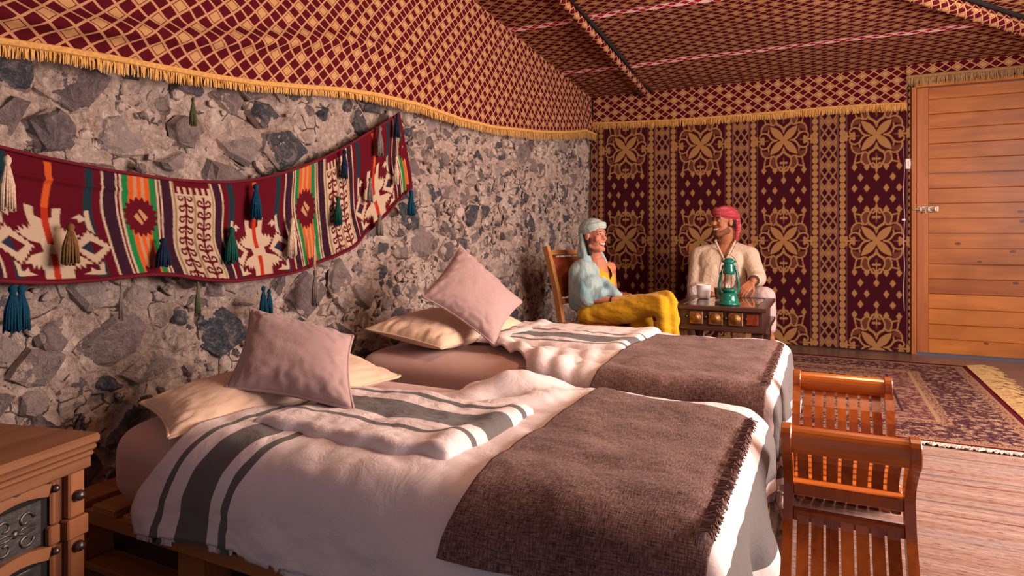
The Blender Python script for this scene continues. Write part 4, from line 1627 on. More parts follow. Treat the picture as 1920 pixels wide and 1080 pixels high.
def notched(y0, y1, z0, z1, x0, x1):
    """upright with stop-chamfered edges: a bar whose middle stretches are narrower"""
    mb = MB()
    zs = np.linspace(z0, z1, 4)
    for a, b in zip(zs[:-1], zs[1:]):
        h = (b - a)
        mb.cbox((x0, y0, a), (x1, y1, a + h * 0.30), 0.003)
        mb.cbox((x0, y0 + 0.008, a + h * 0.30), (x1 - 0.006, y1 - 0.004, b), 0.004)
    return mb


STUD = None


def stud(y, z, x, r=0.0125):
    mb = MB()
    mb.lathe([(r, 0.0), (r * 0.95, r * 0.35), (r * 0.7, r * 0.75), (r * 0.3, r * 0.95), (0.001, r)], (x, y, z), 14, axis=(1, 0, 0))
    return cbuild(mb, 'stud', MAT['stud'], smooth_=True)


zt = HT - 0.08
for s in (1, -1):
    y0, y1 = (HYc - 0.052, HYc) if s > 0 else (-HYc, -HYc + 0.052)
    cbuild(notched(y0, y1, 0.0, zt + 0.002, fx, fx + 0.026), 'corner_post', MAT['cabinet_v'])
    for z in (zt - 0.052, zt - 0.165, zt - 0.285, zt - 0.39):
        stud(0.5 * (y0 + y1), z, fx + 0.026)
# doors: two leaves, each with stacked metal panels
for s in (1, -1):
    y0, y1 = (0.003, HYc - 0.064) if s > 0 else (-HYc + 0.064, -0.003)
    leaf = cbuild(MB().cbox((fx - 0.006, y0, 0.03), (fx + 0.004, y1, zt - 0.004), 0.002), 'door', MAT['black'])
    def sub(mb, name, mat, **k):
        return mb.build(name, mat, leaf, local=True, **k)
    for (a, b) in ((y0, y0 + 0.036), (y1 - 0.026, y1)):
        nmb = notched(a, b, 0.03, zt - 0.004, fx + 0.004, fx + 0.02)
        sub(nmb, 'door_stile', MAT['cabinet_v'])
    zr = [zt - 0.030, zt - 0.165, zt - 0.300, 0.034]
    for z in zr:
        pts = [(fx + 0.013, y0 + 0.036 + (y1 - y0 - 0.062) * q, z + 0.013 + 0.012 * math.sin(PI * q)) for q in np.linspace(0, 1, 9)]
        sub(MB().sweep(pts, (1, 0, 0), 0.016, 0.026), 'door_rail', MAT['cabinet'])
    for za, zb in zip(zr[1:], zr[:-1]):
        p = sub(MB().cbox((fx + 0.004, y0 + 0.044, za + 0.034), (fx + 0.010, y1 - 0.036, zb - 0.004), 0.002), 'metal_panel', MAT['darkmetal'])
        # embossed scrolls
        mb = MB()
        cy_, cz_ = 0.5 * (y0 + 0.044 + y1 - 0.036), 0.5 * (za + 0.034 + zb - 0.004)
        for k in range(4):
            sg1, sg2 = (1, 1, -1, -1)[k], (1, -1, 1, -1)[k]
            pts = []
            for q in np.linspace(0, 1, 14):
                a_ = q * 1.7 * PI
                rr = 0.018 * (1 - 0.75 * q)
                pts.append((fx + 0.0105, cy_ + sg1 * (0.022 + rr * math.cos(a_)), cz_ + sg2 * (0.020 + rr * math.sin(a_))))
            mb.tube(pts, 0.0035, 6)
            mb.tube([(fx + 0.0105, cy_ + sg1 * 0.002, cz_), (fx + 0.0105, cy_ + sg1 * 0.016, cz_ + sg2 * 0.006), (fx + 0.0105, cy_ + sg1 * 0.04, cz_ + sg2 * 0.004)], 0.003, 6)
        mb.lathe([(0.009, 0), (0.006, 0.004), (0.001, 0.005)], (fx + 0.010, cy_, cz_), 10, axis=(1, 0, 0))
        sub(mb, 'embossing', MAT['darkmetal'], smooth_=True)
    for z in zr[:3]:
        for yy, r_ in ((y0 + 0.018, 0.013), (y1 - 0.013, 0.0085)):
            mb = MB()
            mb.lathe([(r_, 0.0), (r_ * 0.95, r_ * 0.35), (r_ * 0.7, r_ * 0.75), (r_ * 0.3, r_ * 0.95), (0.001, r_)], (fx + 0.02, yy, z + 0.012), 14, axis=(1, 0, 0))
            sub(mb, 'stud', MAT['stud'], smooth_=True)
cbuild(MB().tube([(fx + 0.012, 0.10, zt + 0.008), (fx + 0.022, 0.10, zt + 0.008)], 0.011, 12), 'latch_knob', MAT['stud'])

# ================================================================== LOW CHAIRS
def chair(loc, rotz, label):
    t = thing('lounge_chair', loc, label, 'chair', 'low wooden chairs', rotz=rotz)

    def b(mb, name, mat, **k):
        return mb.build(name, mat, t, local=True, **k)
    hw, z = 0.27, 0.31
    for s in (-1, 1):
        x = s * (hw - 0.022)
        b(MB().sweep([(x, 0.285, 0.0), (x, 0.235, 0.20), (x, 0.225, z), (x, 0.275, 0.55), (x, 0.375, 0.87)], (1, 0, 0), 0.036, 0.046), 'leg', MAT['chairwood'])
        b(MB().sweep([(x, -0.245, 0.0), (x, -0.235, z - 0.035)], (1, 0, 0), 0.036, 0.044), 'leg', MAT['chairwood'])
        b(MB().cbox((x - 0.018, -0.262, z - 0.035), (x + 0.018, 0.205, z + 0.012), 0.004), 'side_rail', MAT['chairwood'])
    b(MB().cbox((-hw + 0.04, -0.262, z - 0.033), (hw - 0.04, -0.226, z + 0.012), 0.004), 'front_rail', MAT['chairwood'])
    b(MB().cbox((-hw + 0.04, 0.190, z - 0.033), (hw - 0.04, 0.215, z + 0.010), 0.004), 'back_rail', MAT['chairwood'])
    P = np.zeros((24, 24, 3))
    for i, a in enumerate(np.linspace(-1, 1, 24)):
        for j, c in enumerate(np.linspace(-1, 1, 24)):
            P[i, j] = (a * (hw - 0.042), -0.01 + c * 0.208, z + 0.004 + 0.02 * (1 - a ** 4) * (1 - c ** 4))
    b(MB().grid(P), 'seat', MAT['leather'], smooth_=True)
    ax = np.array([0, 0.10, 0.32]) / np.linalg.norm([0, 0.10, 0.32])
    fw = np.array([0, -0.32, 0.10]) / np.linalg.norm([0, 0.10, 0.32])
    q0 = np.array([0, 0.262, 0.50])
    for k, nm in ((0.335, 'top_rail'), (-0.035, 'lower_rail')):
        c0 = q0 + ax * k
        b(MB().sweep([c0 + np.array([-hw + 0.04, 0, 0]), c0 + np.array([hw - 0.04, 0, 0])], ax, 0.036, 0.026), nm, MAT['chairwood'])
    P = np.zeros((24, 24, 3))
    for i, a in enumerate(np.linspace(-1, 1, 24)):
        for j, c in enumerate(np.linspace(0, 1, 24)):
            h = 0.03 * (1 - a ** 4) * (1 - (2 * c - 1) ** 4)
            P[i, j] = q0 + np.array([a * (hw - 0.046), 0, 0]) + ax * (0.0 + 0.30 * c) + fw * (0.004 + h)
    b(MB().grid(P), 'backrest', MAT['leather'], smooth_=True, flip=False)
    b(MB().sweep([q0 + ax * 0.0 - fw * 0.004, q0 + ax * 0.30 - fw * 0.004], (1, 0, 0), 2 * (hw - 0.046), 0.012), 'backrest_panel', MAT['leather'])
    for s in (-1, 1):
        for k in range(9):
            c0 = q0 + ax * (0.02 + 0.26 * k / 8) + np.array([s * (hw - 0.062), 0, 0]) + fw * 0.012
            b(MB().lathe([(0.006, -0.002), (0.005, 0.003), (0.001, 0.005)], c0, 8, axis=fw), 'nail_head', MAT['brass'])
    return t


chair((0.70, 4.52, 0.013), math.radians(72), 'low wooden chair with brown leather back against the stone wall, under the woman')
chair((1.335, 5.50, 0.013), math.radians(4), 'low wooden chair against the hanging carpet, under the man')

# ================================================================== COFFEE TABLE AND WHAT STANDS ON IT
TX0, TX1, TY0, TY1, TZ = 1.225, 1.785, 4.36, 5.10, 0.50
tab = thing('coffee_table', ((TX0 + TX1) / 2, (TY0 + TY1) / 2, 0), 'dark carved coffee table with brass panelled sides and glass top', 'table')
for lo, hi in (((TX0 - 0.02, TY0 - 0.02), (TX1 + 0.02, TY0 + 0.05)), ((TX0 - 0.02, TY1 - 0.05), (TX1 + 0.02, TY1 + 0.02)), ((TX0 - 0.02, TY0 + 0.05), (TX0 + 0.05, TY1 - 0.05)), ((TX1 - 0.05, TY0 + 0.05), (TX1 + 0.02, TY1 - 0.05))):
    MB().cbox((*lo, TZ - 0.028), (*hi, TZ), 0.005).build('top_frame', MAT['darkwood'], tab)
gl = M('glass_top', 0.06, 0.8)
gl.col((0.05, 0.030, 0.025))
gl.b.inputs['Coat Weight'].default_value = 0.6
MB().cbox((TX0 + 0.05, TY0 + 0.05, TZ - 0.018), (TX1 - 0.05, TY1 - 0.05, TZ - 0.003), 0.002).build('glass_top', gl.m, tab)
MB().box((TX0 + 0.012, TY0 + 0.012, 0.365), (TX1 - 0.012, TY1 - 0.012, TZ - 0.028)).build('body', MAT['darkwood'], tab)
MB().cbox((TX0 - 0.022, TY0 - 0.022, 0.338), (TX1 + 0.022, TY1 + 0.022, 0.365), 0.006).build('lower_moulding', MAT['darkwood'], tab)
for sx in (TX0 + 0.006, TX1 - 0.076):
    for sy in (TY0 + 0.006, TY1 - 0.076):
        mb = MB()
        mb.lathe([(0.03, 0.013), (0.036, 0.03), (0.026, 0.06), (0.038, 0.12), (0.028, 0.20), (0.037, 0.24), (0.037, 0.27)], (sx + 0.035, sy + 0.035, 0), 14)
        mb.cbox((sx, sy, 0.27), (sx + 0.07, sy + 0.07, 0.338), 0.004)
        mb.build('leg', MAT['darkwood'], tab)
pw = 0.088
for i in range(4):
    cx = TX0 + 0.095 + i * 0.125
    if i < 3:
        p = MB().cbox((cx, TY0 - 0.004, 0.377), (cx + pw, TY0 + 0.012, 0.465), 0.004).build('brass_panel', MAT['brass'], tab)
        MB().lathe([(0.034, 0), (0.031, 0.004), (0.022, 0.003), (0.018, 0.010), (0.008, 0.013), (0.001, 0.014)], (cx + pw / 2, TY0 - 0.004, 0.421), 18, axis=(0, -1, 0)).build('boss', MAT['brass'], p, smooth_=True)
    MB().lathe([(0.011, 0), (0.009, 0.008), (0.001, 0.012)], (cx - 0.018, TY0 + 0.012, 0.425), 12, axis=(0, -1, 0)).build('stud', MAT['stud'], tab, smooth_=True)
copper = plain('copper_patch', (0.32, 0.055, 0.02), 0.4, 0.5, 0.4, 40, 0.3, 60, 0.6)
MB().cbox((TX1 - 0.105, TY0 + 0.002, 0.385), (TX1 - 0.035, TY0 + 0.012, 0.458), 0.003).build('copper_panel', copper, tab)

# lantern
lx, ly = 1.555, 4.50
lan = thing('lantern', (lx, ly, TZ), 'green enamelled hurricane lantern on the coffee table', 'lantern')


def lb(mb, name, mat, **k):
    return mb.build(name, mat, lan, local=True, **k)


lb(MB().lathe([(0.070, 0.001), (0.074, 0.006), (0.074, 0.014), (0.062, 0.022), (0.060, 0.040), (0.057, 0.052), (0.054, 0.066), (0.046, 0.078), (0.040, 0.083)], n=28), 'tank', MAT['green'], smooth_=True)
lb(MB().lathe([(0.036, 0.083), (0.042, 0.090), (0.050, 0.098), (0.050, 0.104), (0.036, 0.110), (0.034, 0.114)], n=24), 'burner', MAT['green'], smooth_=True)
g = M('lantern_glass', 0.05, 0.5)
g.col((0.95, 0.95, 0.95))
g.b.inputs['Transmission Weight'].default_value = 1.0
g.b.inputs['IOR'].default_value = 1.12
lb(MB().lathe([(0.030, 0.114), (0.042, 0.132), (0.046, 0.152), (0.042, 0.176), (0.033, 0.200), (0.031, 0.206)], n=24), 'globe', g.m, smooth_=True)
lb(MB().lathe([(0.006, 0.112), (0.006, 0.128), (0.003, 0.133)], n=10), 'wick', MAT['white_plastic'])
lb(MB().lathe([(0.036, 0.206), (0.040, 0.212), (0.038, 0.236), (0.034, 0.244), (0.034, 0.268), (0.030, 0.276), (0.046, 0.286), (0.044, 0.292), (0.026, 0.304), (0.024, 0.310), (0.010, 0.314)], n=24), 'chimney_cap', MAT['green'], smooth_=True)
for s in (-1, 1):
    lb(MB().tube([(s * 0.052, 0, 0.060), (s * 0.062, 0, 0.09), (s * 0.060, 0, 0.15), (s * 0.052, 0, 0.21), (s * 0.040, 0, 0.25), (s * 0.034, 0, 0.262)], 0.0085, 10), 'side_tube', MAT['green'], smooth_=True)
lb(MB().tube([(0.062 * math.cos(a), -0.012, 0.20 + 0.135 * math.sin(a) ** 0.9 if math.sin(a) > 0 else 0.20) for a in np.linspace(0.0, PI, 22)], 0.002, 6), 'bail_handle', MAT['stud'], smooth_=True)
for k in range(6):
    a = 2 * PI * k / 6
    lb(MB().tube([(0.045 * math.cos(a), 0.045 * math.sin(a), 0.108), (0.050 * math.cos(a), 0.050 * math.sin(a), 0.155), (0.040 * math.cos(a), 0.040 * math.sin(a), 0.208)], 0.0016, 5), 'guard_wire', MAT['stud'])

# mug
mg = thing('mug', (1.325, 4.90, TZ), 'white enamel mug on the coffee table', 'mug')
mg_b = MB().lathe([(0.040, 0.0), (0.046, 0.006), (0.049, 0.03), (0.050, 0.094), (0.052, 0.098), (0.049, 0.098), (0.047, 0.09), (0.045, 0.02), (0.03, 0.012)], n=28).build('cup', MAT['enamel'], mg, local=True, smooth_=True)
MB().tube([(-0.047 * 0.9 + 0.047 * 0.9 * 0 - 0.004, -0.02, 0.080), (-0.066, -0.03, 0.078), (-0.078, -0.034, 0.055), (-0.066, -0.03, 0.030), (-0.042, -0.02, 0.026)], 0.006, 10, flat=0.8).build('handle', MAT['enamel'], mg, local=True, smooth_=True)
MB().lathe([(0.046, 0.086), (0.046, 0.088), (0.001, 0.088)], n=20).build('tea', plain('dark_tea', (0.08, 0.03, 0.01), 0.1, 0.5), mg, local=True)

# tea glass beside the lantern
tg = M('smoky_glass', 0.05, 0.5)
tg.col((0.42, 0.34, 0.30))
tg.b.inputs['Transmission Weight'].default_value = 0.85
tg.b.inputs['IOR'].default_value = 1.15
go = MB().lathe([(0.030, 0.001), (0.033, 0.004), (0.040, 0.085), (0.040, 0.088), (0.037, 0.088), (0.031, 0.012), (0.002, 0.010)], (1.455, 4.80, TZ), 22).build('tea_glass', tg.m, smooth_=True)
props(go, 'smoky tea glass between the mug and the lantern', 'glass')

# ================================================================== PEOPLE
def cap_mesh(mb, p0, r0, p1, r1, n=14):
    """tapered capsule"""
    p0, p1 = np.array(p0, float), np.array(p1, float)
    d = p1 - p0
    L_ = np.linalg.norm(d)
    d = d / L_ if L_ > 1e-6 else np.array((0, 0, 1.0))
    pts, rr = [], []
    for a in (0.05, 0.5, 0.87):
        pts.append(p0 - d * r0 * math.sqrt(max(0, 1 - a * a)))
        rr.append(r0 * a)
    pts += [p0, p0 + d * L_ * 0.5, p1]
    rr += [r0, (r0 + r1) / 2, r1]
    for a in (0.87, 0.5, 0.05):
        pts.append(p1 + d * r1 * math.sqrt(max(0, 1 - a * a)))
        rr.append(r1 * a)
    # explicit rings so that very short tubes keep their direction
    u = np.array((0, 0, 1.0)) if abs(d[2]) < 0.9 else np.array((1.0, 0, 0))
    a_ = np.cross(d, u)
    a_ /= np.linalg.norm(a_)
    b_ = np.cross(a_, d)
    vs = [p + r * (math.cos(2 * PI * k / n) * a_ + math.sin(2 * PI * k / n) * b_) for p, r in zip(pts, rr) for k in range(n)]
    f = []
    for i in range(len(pts) - 1):
        for k in range(n):
            k2 = (k + 1) % n
            f.append((i * n + k, i * n + k2, (i + 1) * n + k2, (i + 1) * n + k))
    f.append(tuple(range(n - 1, -1, -1)))
    f.append(tuple((len(pts) - 1) * n + k for k in range(n)))
    mb.add(vs, f)


def ell_mesh(mb, c, r, R=None, n=18):
    vs = []
    for i in range(n + 1):
        t = PI * i / n
        t = min(max(t, 0.03), PI - 0.03)
        for k in range(n):
            w = 2 * PI * k / n
            vs.append((r[0] * math.sin(t) * math.cos(w), r[1] * math.sin(t) * math.sin(w), -r[2] * math.cos(t)))
    vs = np.array(vs)
    if R is not None:
        vs = vs @ np.array(R).T
    vs = vs + np.array(c)
    f = []
    for i in range(n):
        for k in range(n):
            k2 = (k + 1) % n
            f.append((i * n + k, i * n + k2, (i + 1) * n + k2, (i + 1) * n + k))
    f.append(tuple(range(n - 1, -1, -1)))
    f.append(tuple(n * n + k for k in range(n)))
    mb.add(vs, f)


def blob(name, prims, voxel, mat, parent, smooth_it=4, cut=None, warp=None):
    """fuses the primitives into one continuous skin"""
    mb = MB()
    for p in prims:
        if p[0] == 'c':
            cap_mesh(mb, *p[1:])
        else:
            ell_mesh(mb, *p[1:])
    v = np.concatenate(mb.v)
    me = bpy.data.meshes.new('tmp')
    me.from_pydata(v.tolist(), [], mb.f)
    o = bpy.data.objects.new('tmp', me)
    COL.objects.link(o)
    r = o.modifiers.new('r', 'REMESH')
    r.mode = 'VOXEL'
    r.voxel_size = voxel
    if smooth_it:
        s = o.modifiers.new('s', 'SMOOTH')
        s.iterations = smooth_it
        s.factor = 0.5
    dg = bpy.context.evaluated_depsgraph_get()
    ev = o.evaluated_get(dg)
    me2 = bpy.data.meshes.new_from_object(ev)
    bpy.data.objects.remove(o)
    bpy.data.meshes.remove(me)
    n = len(me2.vertices)
    co = np.empty(n * 3)
    me2.vertices.foreach_get('co', co)
    co = co.reshape(-1, 3)
    nr = np.empty(n * 3)
    me2.vertices.foreach_get('normal', nr)
    nr = nr.reshape(-1, 3)
    if warp is not None:
        co = warp(co, nr)
    faces = [tuple(p.vertices) for p in me2.polygons]
    bpy.data.meshes.remove(me2)
    if cut is not None:
        keep = ~cut(co)
        faces = [f for f in faces if all(keep[i] for i in f)]
        used = sorted({i for f in faces for i in f})
        mp_ = {i: k for k, i in enumerate(used)}
        co = co[used]
        faces = [tuple(mp_[i] for i in f) for f in faces]
    out = MB()
    out.add(co, faces)
    return out.build(name, mat, parent, smooth_=True)


def frame(fwd, up=(0, 0, 1)):
    f = np.array(fwd, float)
    f /= np.linalg.norm(f)
    r = np.cross(f, up)
    r /= np.linalg.norm(r)
    u = np.cross(r, f)
    return r, f, u            # right, forward, up


def skin_mat(name, c, beard=None):
    m = M(name, 0.5, 0.35)
    v = m.coord()
    nz = m.noise(v, 30, 3)
    m.col(m.ramp(nz, [(0.3, tuple(q * 0.88 for q in c)), (0.7, tuple(q * 1.08 for q in c))]))
    m.b.inputs['Subsurface Weight'].default_value = 0.08
    m.b.inputs['Subsurface Radius'].default_value = (0.02, 0.008, 0.004)
    return m.m


def head_prims(c, fwd, up, k=1.0, male=True):
    r, f, u = frame(fwd, up)
    R = np.stack([r, f, u], -1)

    def p(a, b, d):
        return c + k * (a * r + b * f + d * u)
    w = 1.0 if male else 0.95
    pr = [('e', p(0, -0.008, 0.038), (0.074 * k * w, 0.094 * k, 0.088 * k), R),
          ('e', p(0, 0.028, -0.035), (0.059 * k * w, 0.064 * k, 0.080 * k), R),
          ('e', p(0, 0.040, 0.025), (0.062 * k * w, 0.056 * k, 0.052 * k), R),
          ('c', p(0, 0.083, 0.020), 0.010 * k, p(0, 0.104, -0.018), 0.0135 * k),
          ('c', p(-0.011, 0.092, -0.021), 0.009 * k, p(0.011, 0.092, -0.021), 0.009 * k),
          ('c', p(-0.040, 0.076, 0.030), 0.011 * k, p(0.040, 0.076, 0.030), 0.011 * k),
          ('c', p(-0.016, 0.070, -0.100), 0.020 * k, p(0.016, 0.070, -0.100), 0.020 * k),
          ('c', p(-0.050 * w, 0.0, -0.070), 0.020 * k, p(-0.020, 0.062, -0.100), 0.019 * k),
          ('c', p(0.050 * w, 0.0, -0.070), 0.020 * k, p(0.020, 0.062, -0.100), 0.019 * k)]
    for s in (-1, 1):
        pr.append(('e', p(s * 0.037, 0.066, -0.022), (0.026 * k, 0.022 * k, 0.024 * k), R))
        pr.append(('e', p(s * 0.077 * w, -0.004, -0.002), (0.009 * k, 0.020 * k, 0.031 * k), R))
    return pr, p, R


def face(p, R, k, parent, eyebrow, lipcol, iris=(0.03, 0.02, 0.015), brow_t=0.0035):
    ew = plain('eye_white', (0.75, 0.68, 0.64), 0.25, 0.5, 0.02)
    ib = plain('iris', iris, 0.2, 0.5, 0.02)
    teeth = plain('teeth', (0.82, 0.74, 0.68), 0.25, 0.5, 0.02)
    lip = plain('lips', lipcol, 0.45, 0.4, 0.05)
    bw = plain('brow_hair', eyebrow, 0.9)
    for s in (-1, 1):
        mb = MB()
        ell_mesh(mb, p(s * 0.031, 0.083, 0.010), (0.0145 * k, 0.010 * k, 0.0062 * k), R)
        e = mb.build('eye', ew, parent, smooth_=True)
        mb = MB()
        ell_mesh(mb, p(s * 0.031 + 0.001, 0.0905, 0.010), (0.0062 * k, 0.0035 * k, 0.0058 * k), R)
        mb.build('iris', ib, e, smooth_=True)
        MB().tube([p(s * 0.014, 0.0925, 0.0285), p(s * 0.032, 0.0915, 0.034), p(s * 0.050, 0.078, 0.0285)], [brow_t * k, brow_t * 1.15 * k, brow_t * 0.5 * k], 8).build('eyebrow', bw, parent, smooth_=True)
        MB().tube([p(s * 0.016, 0.0905, 0.012), p(s * 0.031, 0.0945, 0.0172), p(s * 0.047, 0.084, 0.011)], 0.0022 * k, 6).build('eyelid', bw, parent, smooth_=True)
    # open smile
    n = 11
    q = np.linspace(-1, 1, n)
    lo = [p(0.030 * a, 0.0935 - 0.014 * a * a, -0.068 + 0.0115 * a * a) for a in q]
    up_ = [p(0.030 * a, 0.0945 - 0.014 * a * a, -0.0555 + 0.002 * a * a) for a in q]
    P_ = np.stack([np.array(up_), np.array(lo)], 1)
    mb = MB()
    mb.grid(P_)
    tg_ = mb.build('teeth', teeth, parent, smooth_=True)
    solidify(tg_, 0.006 * k, 0)
    MB().tube(lo, [0.0035 * k * (1 - 0.5 * a * a) for a in q], 8).build('lip', lip, parent, smooth_=True)
    MB().tube(up_, [0.0028 * k * (1 - 0.5 * a * a) for a in q], 8).build('lip', lip, parent, smooth_=True)


def hand_prims(wrist, dirv, palm_n, side, k=1.0, curl=0.5, spread=0.12):
    """palm and five fingers; dirv wrist to knuckles, palm_n out of the palm, side = which side the thumb leaves"""
    d = np.array(dirv, float)
    d /= np.linalg.norm(d)
    n = np.array(palm_n, float)
    n = n - d * (n @ d)
    n /= np.linalg.norm(n)
    s = np.cross(d, n) * side       # toward the thumb
    w = np.array(wrist, float)
    pr = []
    kn = []
    for i in range(4):
        o = (1.5 - i) * 0.0195 * k
        base = w + d * (0.086 - 0.004 * abs(i - 1.2)) * k + s * o
        kn.append(base)
        pr.append(('c', w + d * 0.012 * k + s * o * 0.62, 0.0135 * k, base, 0.0115 * k, 8))
    for i, ln in enumerate((0.070, 0.078, 0.072, 0.056)):
        p0 = kn[i]
        ang = curl * 0.6
        dd = d + s * spread * (1.5 - i) * 0.5
        for j, (fr, rad) in enumerate(((0.44, 0.0098), (0.31, 0.0088), (0.25, 0.0078))):
            dd = dd / np.linalg.norm(dd)
            v_ = dd * math.cos(ang) + n * math.sin(ang)
            p1 = p0 + v_ * ln * fr * k
            pr.append(('c', p0, rad * k, p1, (rad - 0.0008) * k, 8))
            p0 = p1
            ang += curl * (0.8 if j == 0 else 0.55)
    t0 = w + d * 0.026 * k + s * 0.026 * k
    t1 = t0 + (d * 0.55 + s * 0.65 + n * 0.35) * 0.040 * k
    t2 = t1 + (d * 0.85 + s * 0.22 + n * 0.35) * 0.032 * k
    t3 = t2 + (d * 0.9 + n * 0.45) * 0.024 * k
    pr += [('c', w + d * 0.012 * k, 0.016 * k, t0, 0.016 * k, 8), ('c', t0, 0.0145 * k, t1, 0.0115 * k, 8), ('c', t1, 0.0110 * k, t2, 0.0098 * k, 8), ('c', t2, 0.0098 * k, t3, 0.0082 * k, 8)]
    return pr


# ------------------------------------------------------------------ the man
def wrinkle(amp, fx_, fz_, ph=0.0):
    def w(co, nr):
        a = fbm(co[:, 0] * fx_ + co[:, 1] * fx_ + ph, co[:, 2] * fz_ + co[:, 1] * 4, 4)
        return co + nr * (a * amp)[:, None]
    return w


man = thing('person', (1.37, 5.45, 0), 'man in cream shirt and red headscarf seated behind the coffee table', 'person')
SK = skin_mat('tan_skin', (0.46, 0.175, 0.085))
hc = at(1358, 417, y=5.43)
nb = at(1361, 455, y=5.50)
shR = at(1311, 479, y=5.47)
shL = at(1406, 478, y=5.47)
elR = at(1303, 540, y=5.42)
wrR = at(1336, 553, y=5.22)
elL = at(1421, 522, y=5.36)
wrL = at(1412, 527, y=5.17)
pel = np.array([1.345, 5.50, 0.405])
chest = np.array([1.375, 5.49, 0.70])
knL = at(1434, 556, y=5.28)
anL = at(1440, 622, y=5.30)
knR = np.array([1.21, 5.26, 0.50])
anR = np.array([1.22, 5.24, 0.095])
FWm = (-0.68, -0.73, 0.04)
hp, pf, Rm = head_prims(hc, FWm, (0.06, 0.05, 1), 1.0, True)
body = hp + [('c', hc + np.array([0.012, 0.012, -0.07]), 0.056, nb + np.array([0.0, 0.0, -0.03]), 0.062),
             ('c', nb + np.array([0, 0, -0.06]), 0.085, chest, 0.125), ('c', chest, 0.14, pel, 0.13),
             ('c', shR, 0.050, shL, 0.050), ('c', chest + np.array([-0.08, 0, 0.05]), 0.095, chest + np.array([0.08, 0, 0.05]), 0.095),
             ('c', shR, 0.052, elR, 0.040), ('c', elR, 0.040, wrR, 0.026), ('c', shL, 0.052, elL, 0.040), ('c', elL, 0.040, wrL, 0.027),
             ('c', pel + np.array([-0.08, -0.02, 0]), 0.085, knR, 0.058), ('c', knR, 0.055, anR, 0.036), ('c', pel + np.array([0.08, -0.02, 0]), 0.085, knL, 0.058), ('c', knL, 0.052, anL, 0.036),
             ('c', anR, 0.036, anR + np.array([0, -0.14, -0.045]), 0.030), ('c', anL, 0.034, anL + np.array([0.03, -0.10, -0.035]), 0.028)]
hd = np.array([-0.55, -0.45, -0.62])
body += hand_prims(wrL + hd * 0.01, hd, (-0.3, 0.55, -0.7), 1, 1.0, 0.55)
body += hand_prims(wrR, (0.70, -0.55, -0.25), (0.1, 0.1, -1), 1, 1.0, 0.45)
mb_ = blob('body', body, 0.0055, SK, man, 3)
face(pf, Rm, 1.0, man, (0.03, 0.014, 0.008), (0.42, 0.12, 0.08), brow_t=0.0042)
# short beard along the jaw, dark hair at the temple
beard = plain('stubble', (0.21, 0.082, 0.045), 0.8, 0.2, 0.3, 90)


def shave(co):
    q = co - hc
    qf, qu = q @ Rm[:, 1], q @ Rm[:, 2]
    return (qu > -0.028 - 0.62 * np.clip(qf, 0, None)) | (qf < -0.012)


blob('beard', [('e', pf(0, 0.028, -0.035), (0.0612, 0.0662, 0.0822), Rm)] +
     [('c', pf(-0.016, 0.070, -0.100), 0.0222, pf(0.016, 0.070, -0.100), 0.0222), ('c', pf(-0.050, 0.0, -0.070), 0.0222, pf(-0.020, 0.062, -0.100), 0.0212), ('c', pf(0.050, 0.0, -0.070), 0.0222, pf(0.020, 0.062, -0.100), 0.0212)],
     0.0045, beard, man, 2, cut=shave)
MB().tube([pf(-0.024, 0.0925, -0.050), pf(0, 0.1005, -0.0435), pf(0.024, 0.0925, -0.050)], [0.003, 0.0042, 0.003], 8).build('moustache', beard, man, smooth_=True)
hairm = plain('dark_hair', (0.022, 0.012, 0.009), 0.7, 0.3, 0.3, 120)
blob('hair', [('e', pf(0, -0.030, 0.012), (0.076, 0.075, 0.060), Rm)], 0.006, hairm, man, 1)
# headscarf: wound cap with a knot and hanging tails
sm = M('red_headscarf', 0.9, 0.1)
v = sm.coord()
x_, y_, z_ = sm.xyz(v)
chk = ((x_ * 300.0).sin() * (z_ * 300.0).sin()).abs() > 0.55
st = sm.noise(sm.coord('Object', scale=(8, 8, 60)), 1.0, 3)
c = sm.mix((st - 0.5).max(0.0) * 3.0, (0.44, 0.022, 0.045), (0.74, 0.30, 0.30))
c = sm.mix(chk * 0.35, c, (0.70, 0.35, 0.34))
sm.col(c)
sm.bump(sm.noise(sm.coord('Object', scale=(12, 12, 40)), 1.0, 4), 0.7, 0.02)
rF, fF, uF = Rm[:, 0], Rm[:, 1], Rm[:, 2]


def below_brow(limit, tilt, p0):
    def c_(co):
        q = co - p0
        return (q @ uF) < limit + tilt * (q @ fF)
    return c_


sc_pr = [('e', pf(0, -0.012, 0.058), (0.084, 0.108, 0.082), Rm)]
for k_, (a_, b_, h_) in enumerate(((0.086, 0.104, 0.048), (0.087, 0.108, 0.064), (0.082, 0.104, 0.082), (0.07, 0.092, 0.102))):
    ring = []
    for w in np.linspace(0, 2 * PI, 19):
        ring.append(pf(a_ * math.cos(w), -0.012 + b_ * math.sin(w), h_ + 0.014 * math.sin(w + 0.5 * k_)))
    for q0, q1 in zip(ring[:-1], ring[1:]):
        sc_pr.append(('c', q0, 0.011, q1, 0.011, 8))
blob('headscarf', sc_pr, 0.0055, sm.m, man, 2, cut=below_brow(0.020, 0.12, hc))
blob('scarf_tail', [('c', pf(-0.045, -0.085, 0.045), 0.030, pf(-0.052, -0.095, -0.03), 0.024), ('c', pf(-0.052, -0.095, -0.03), 0.024, pf(-0.058, -0.085, -0.11), 0.018), ('c', pf(-0.058, -0.085, -0.11), 0.018, pf(-0.060, -0.07, -0.155), 0.008),
                    ('c', pf(-0.02, -0.10, 0.04), 0.030, pf(-0.03, -0.11, -0.06), 0.022)], 0.006, sm.m, man, 3, warp=wrinkle(0.012, 60, 8))
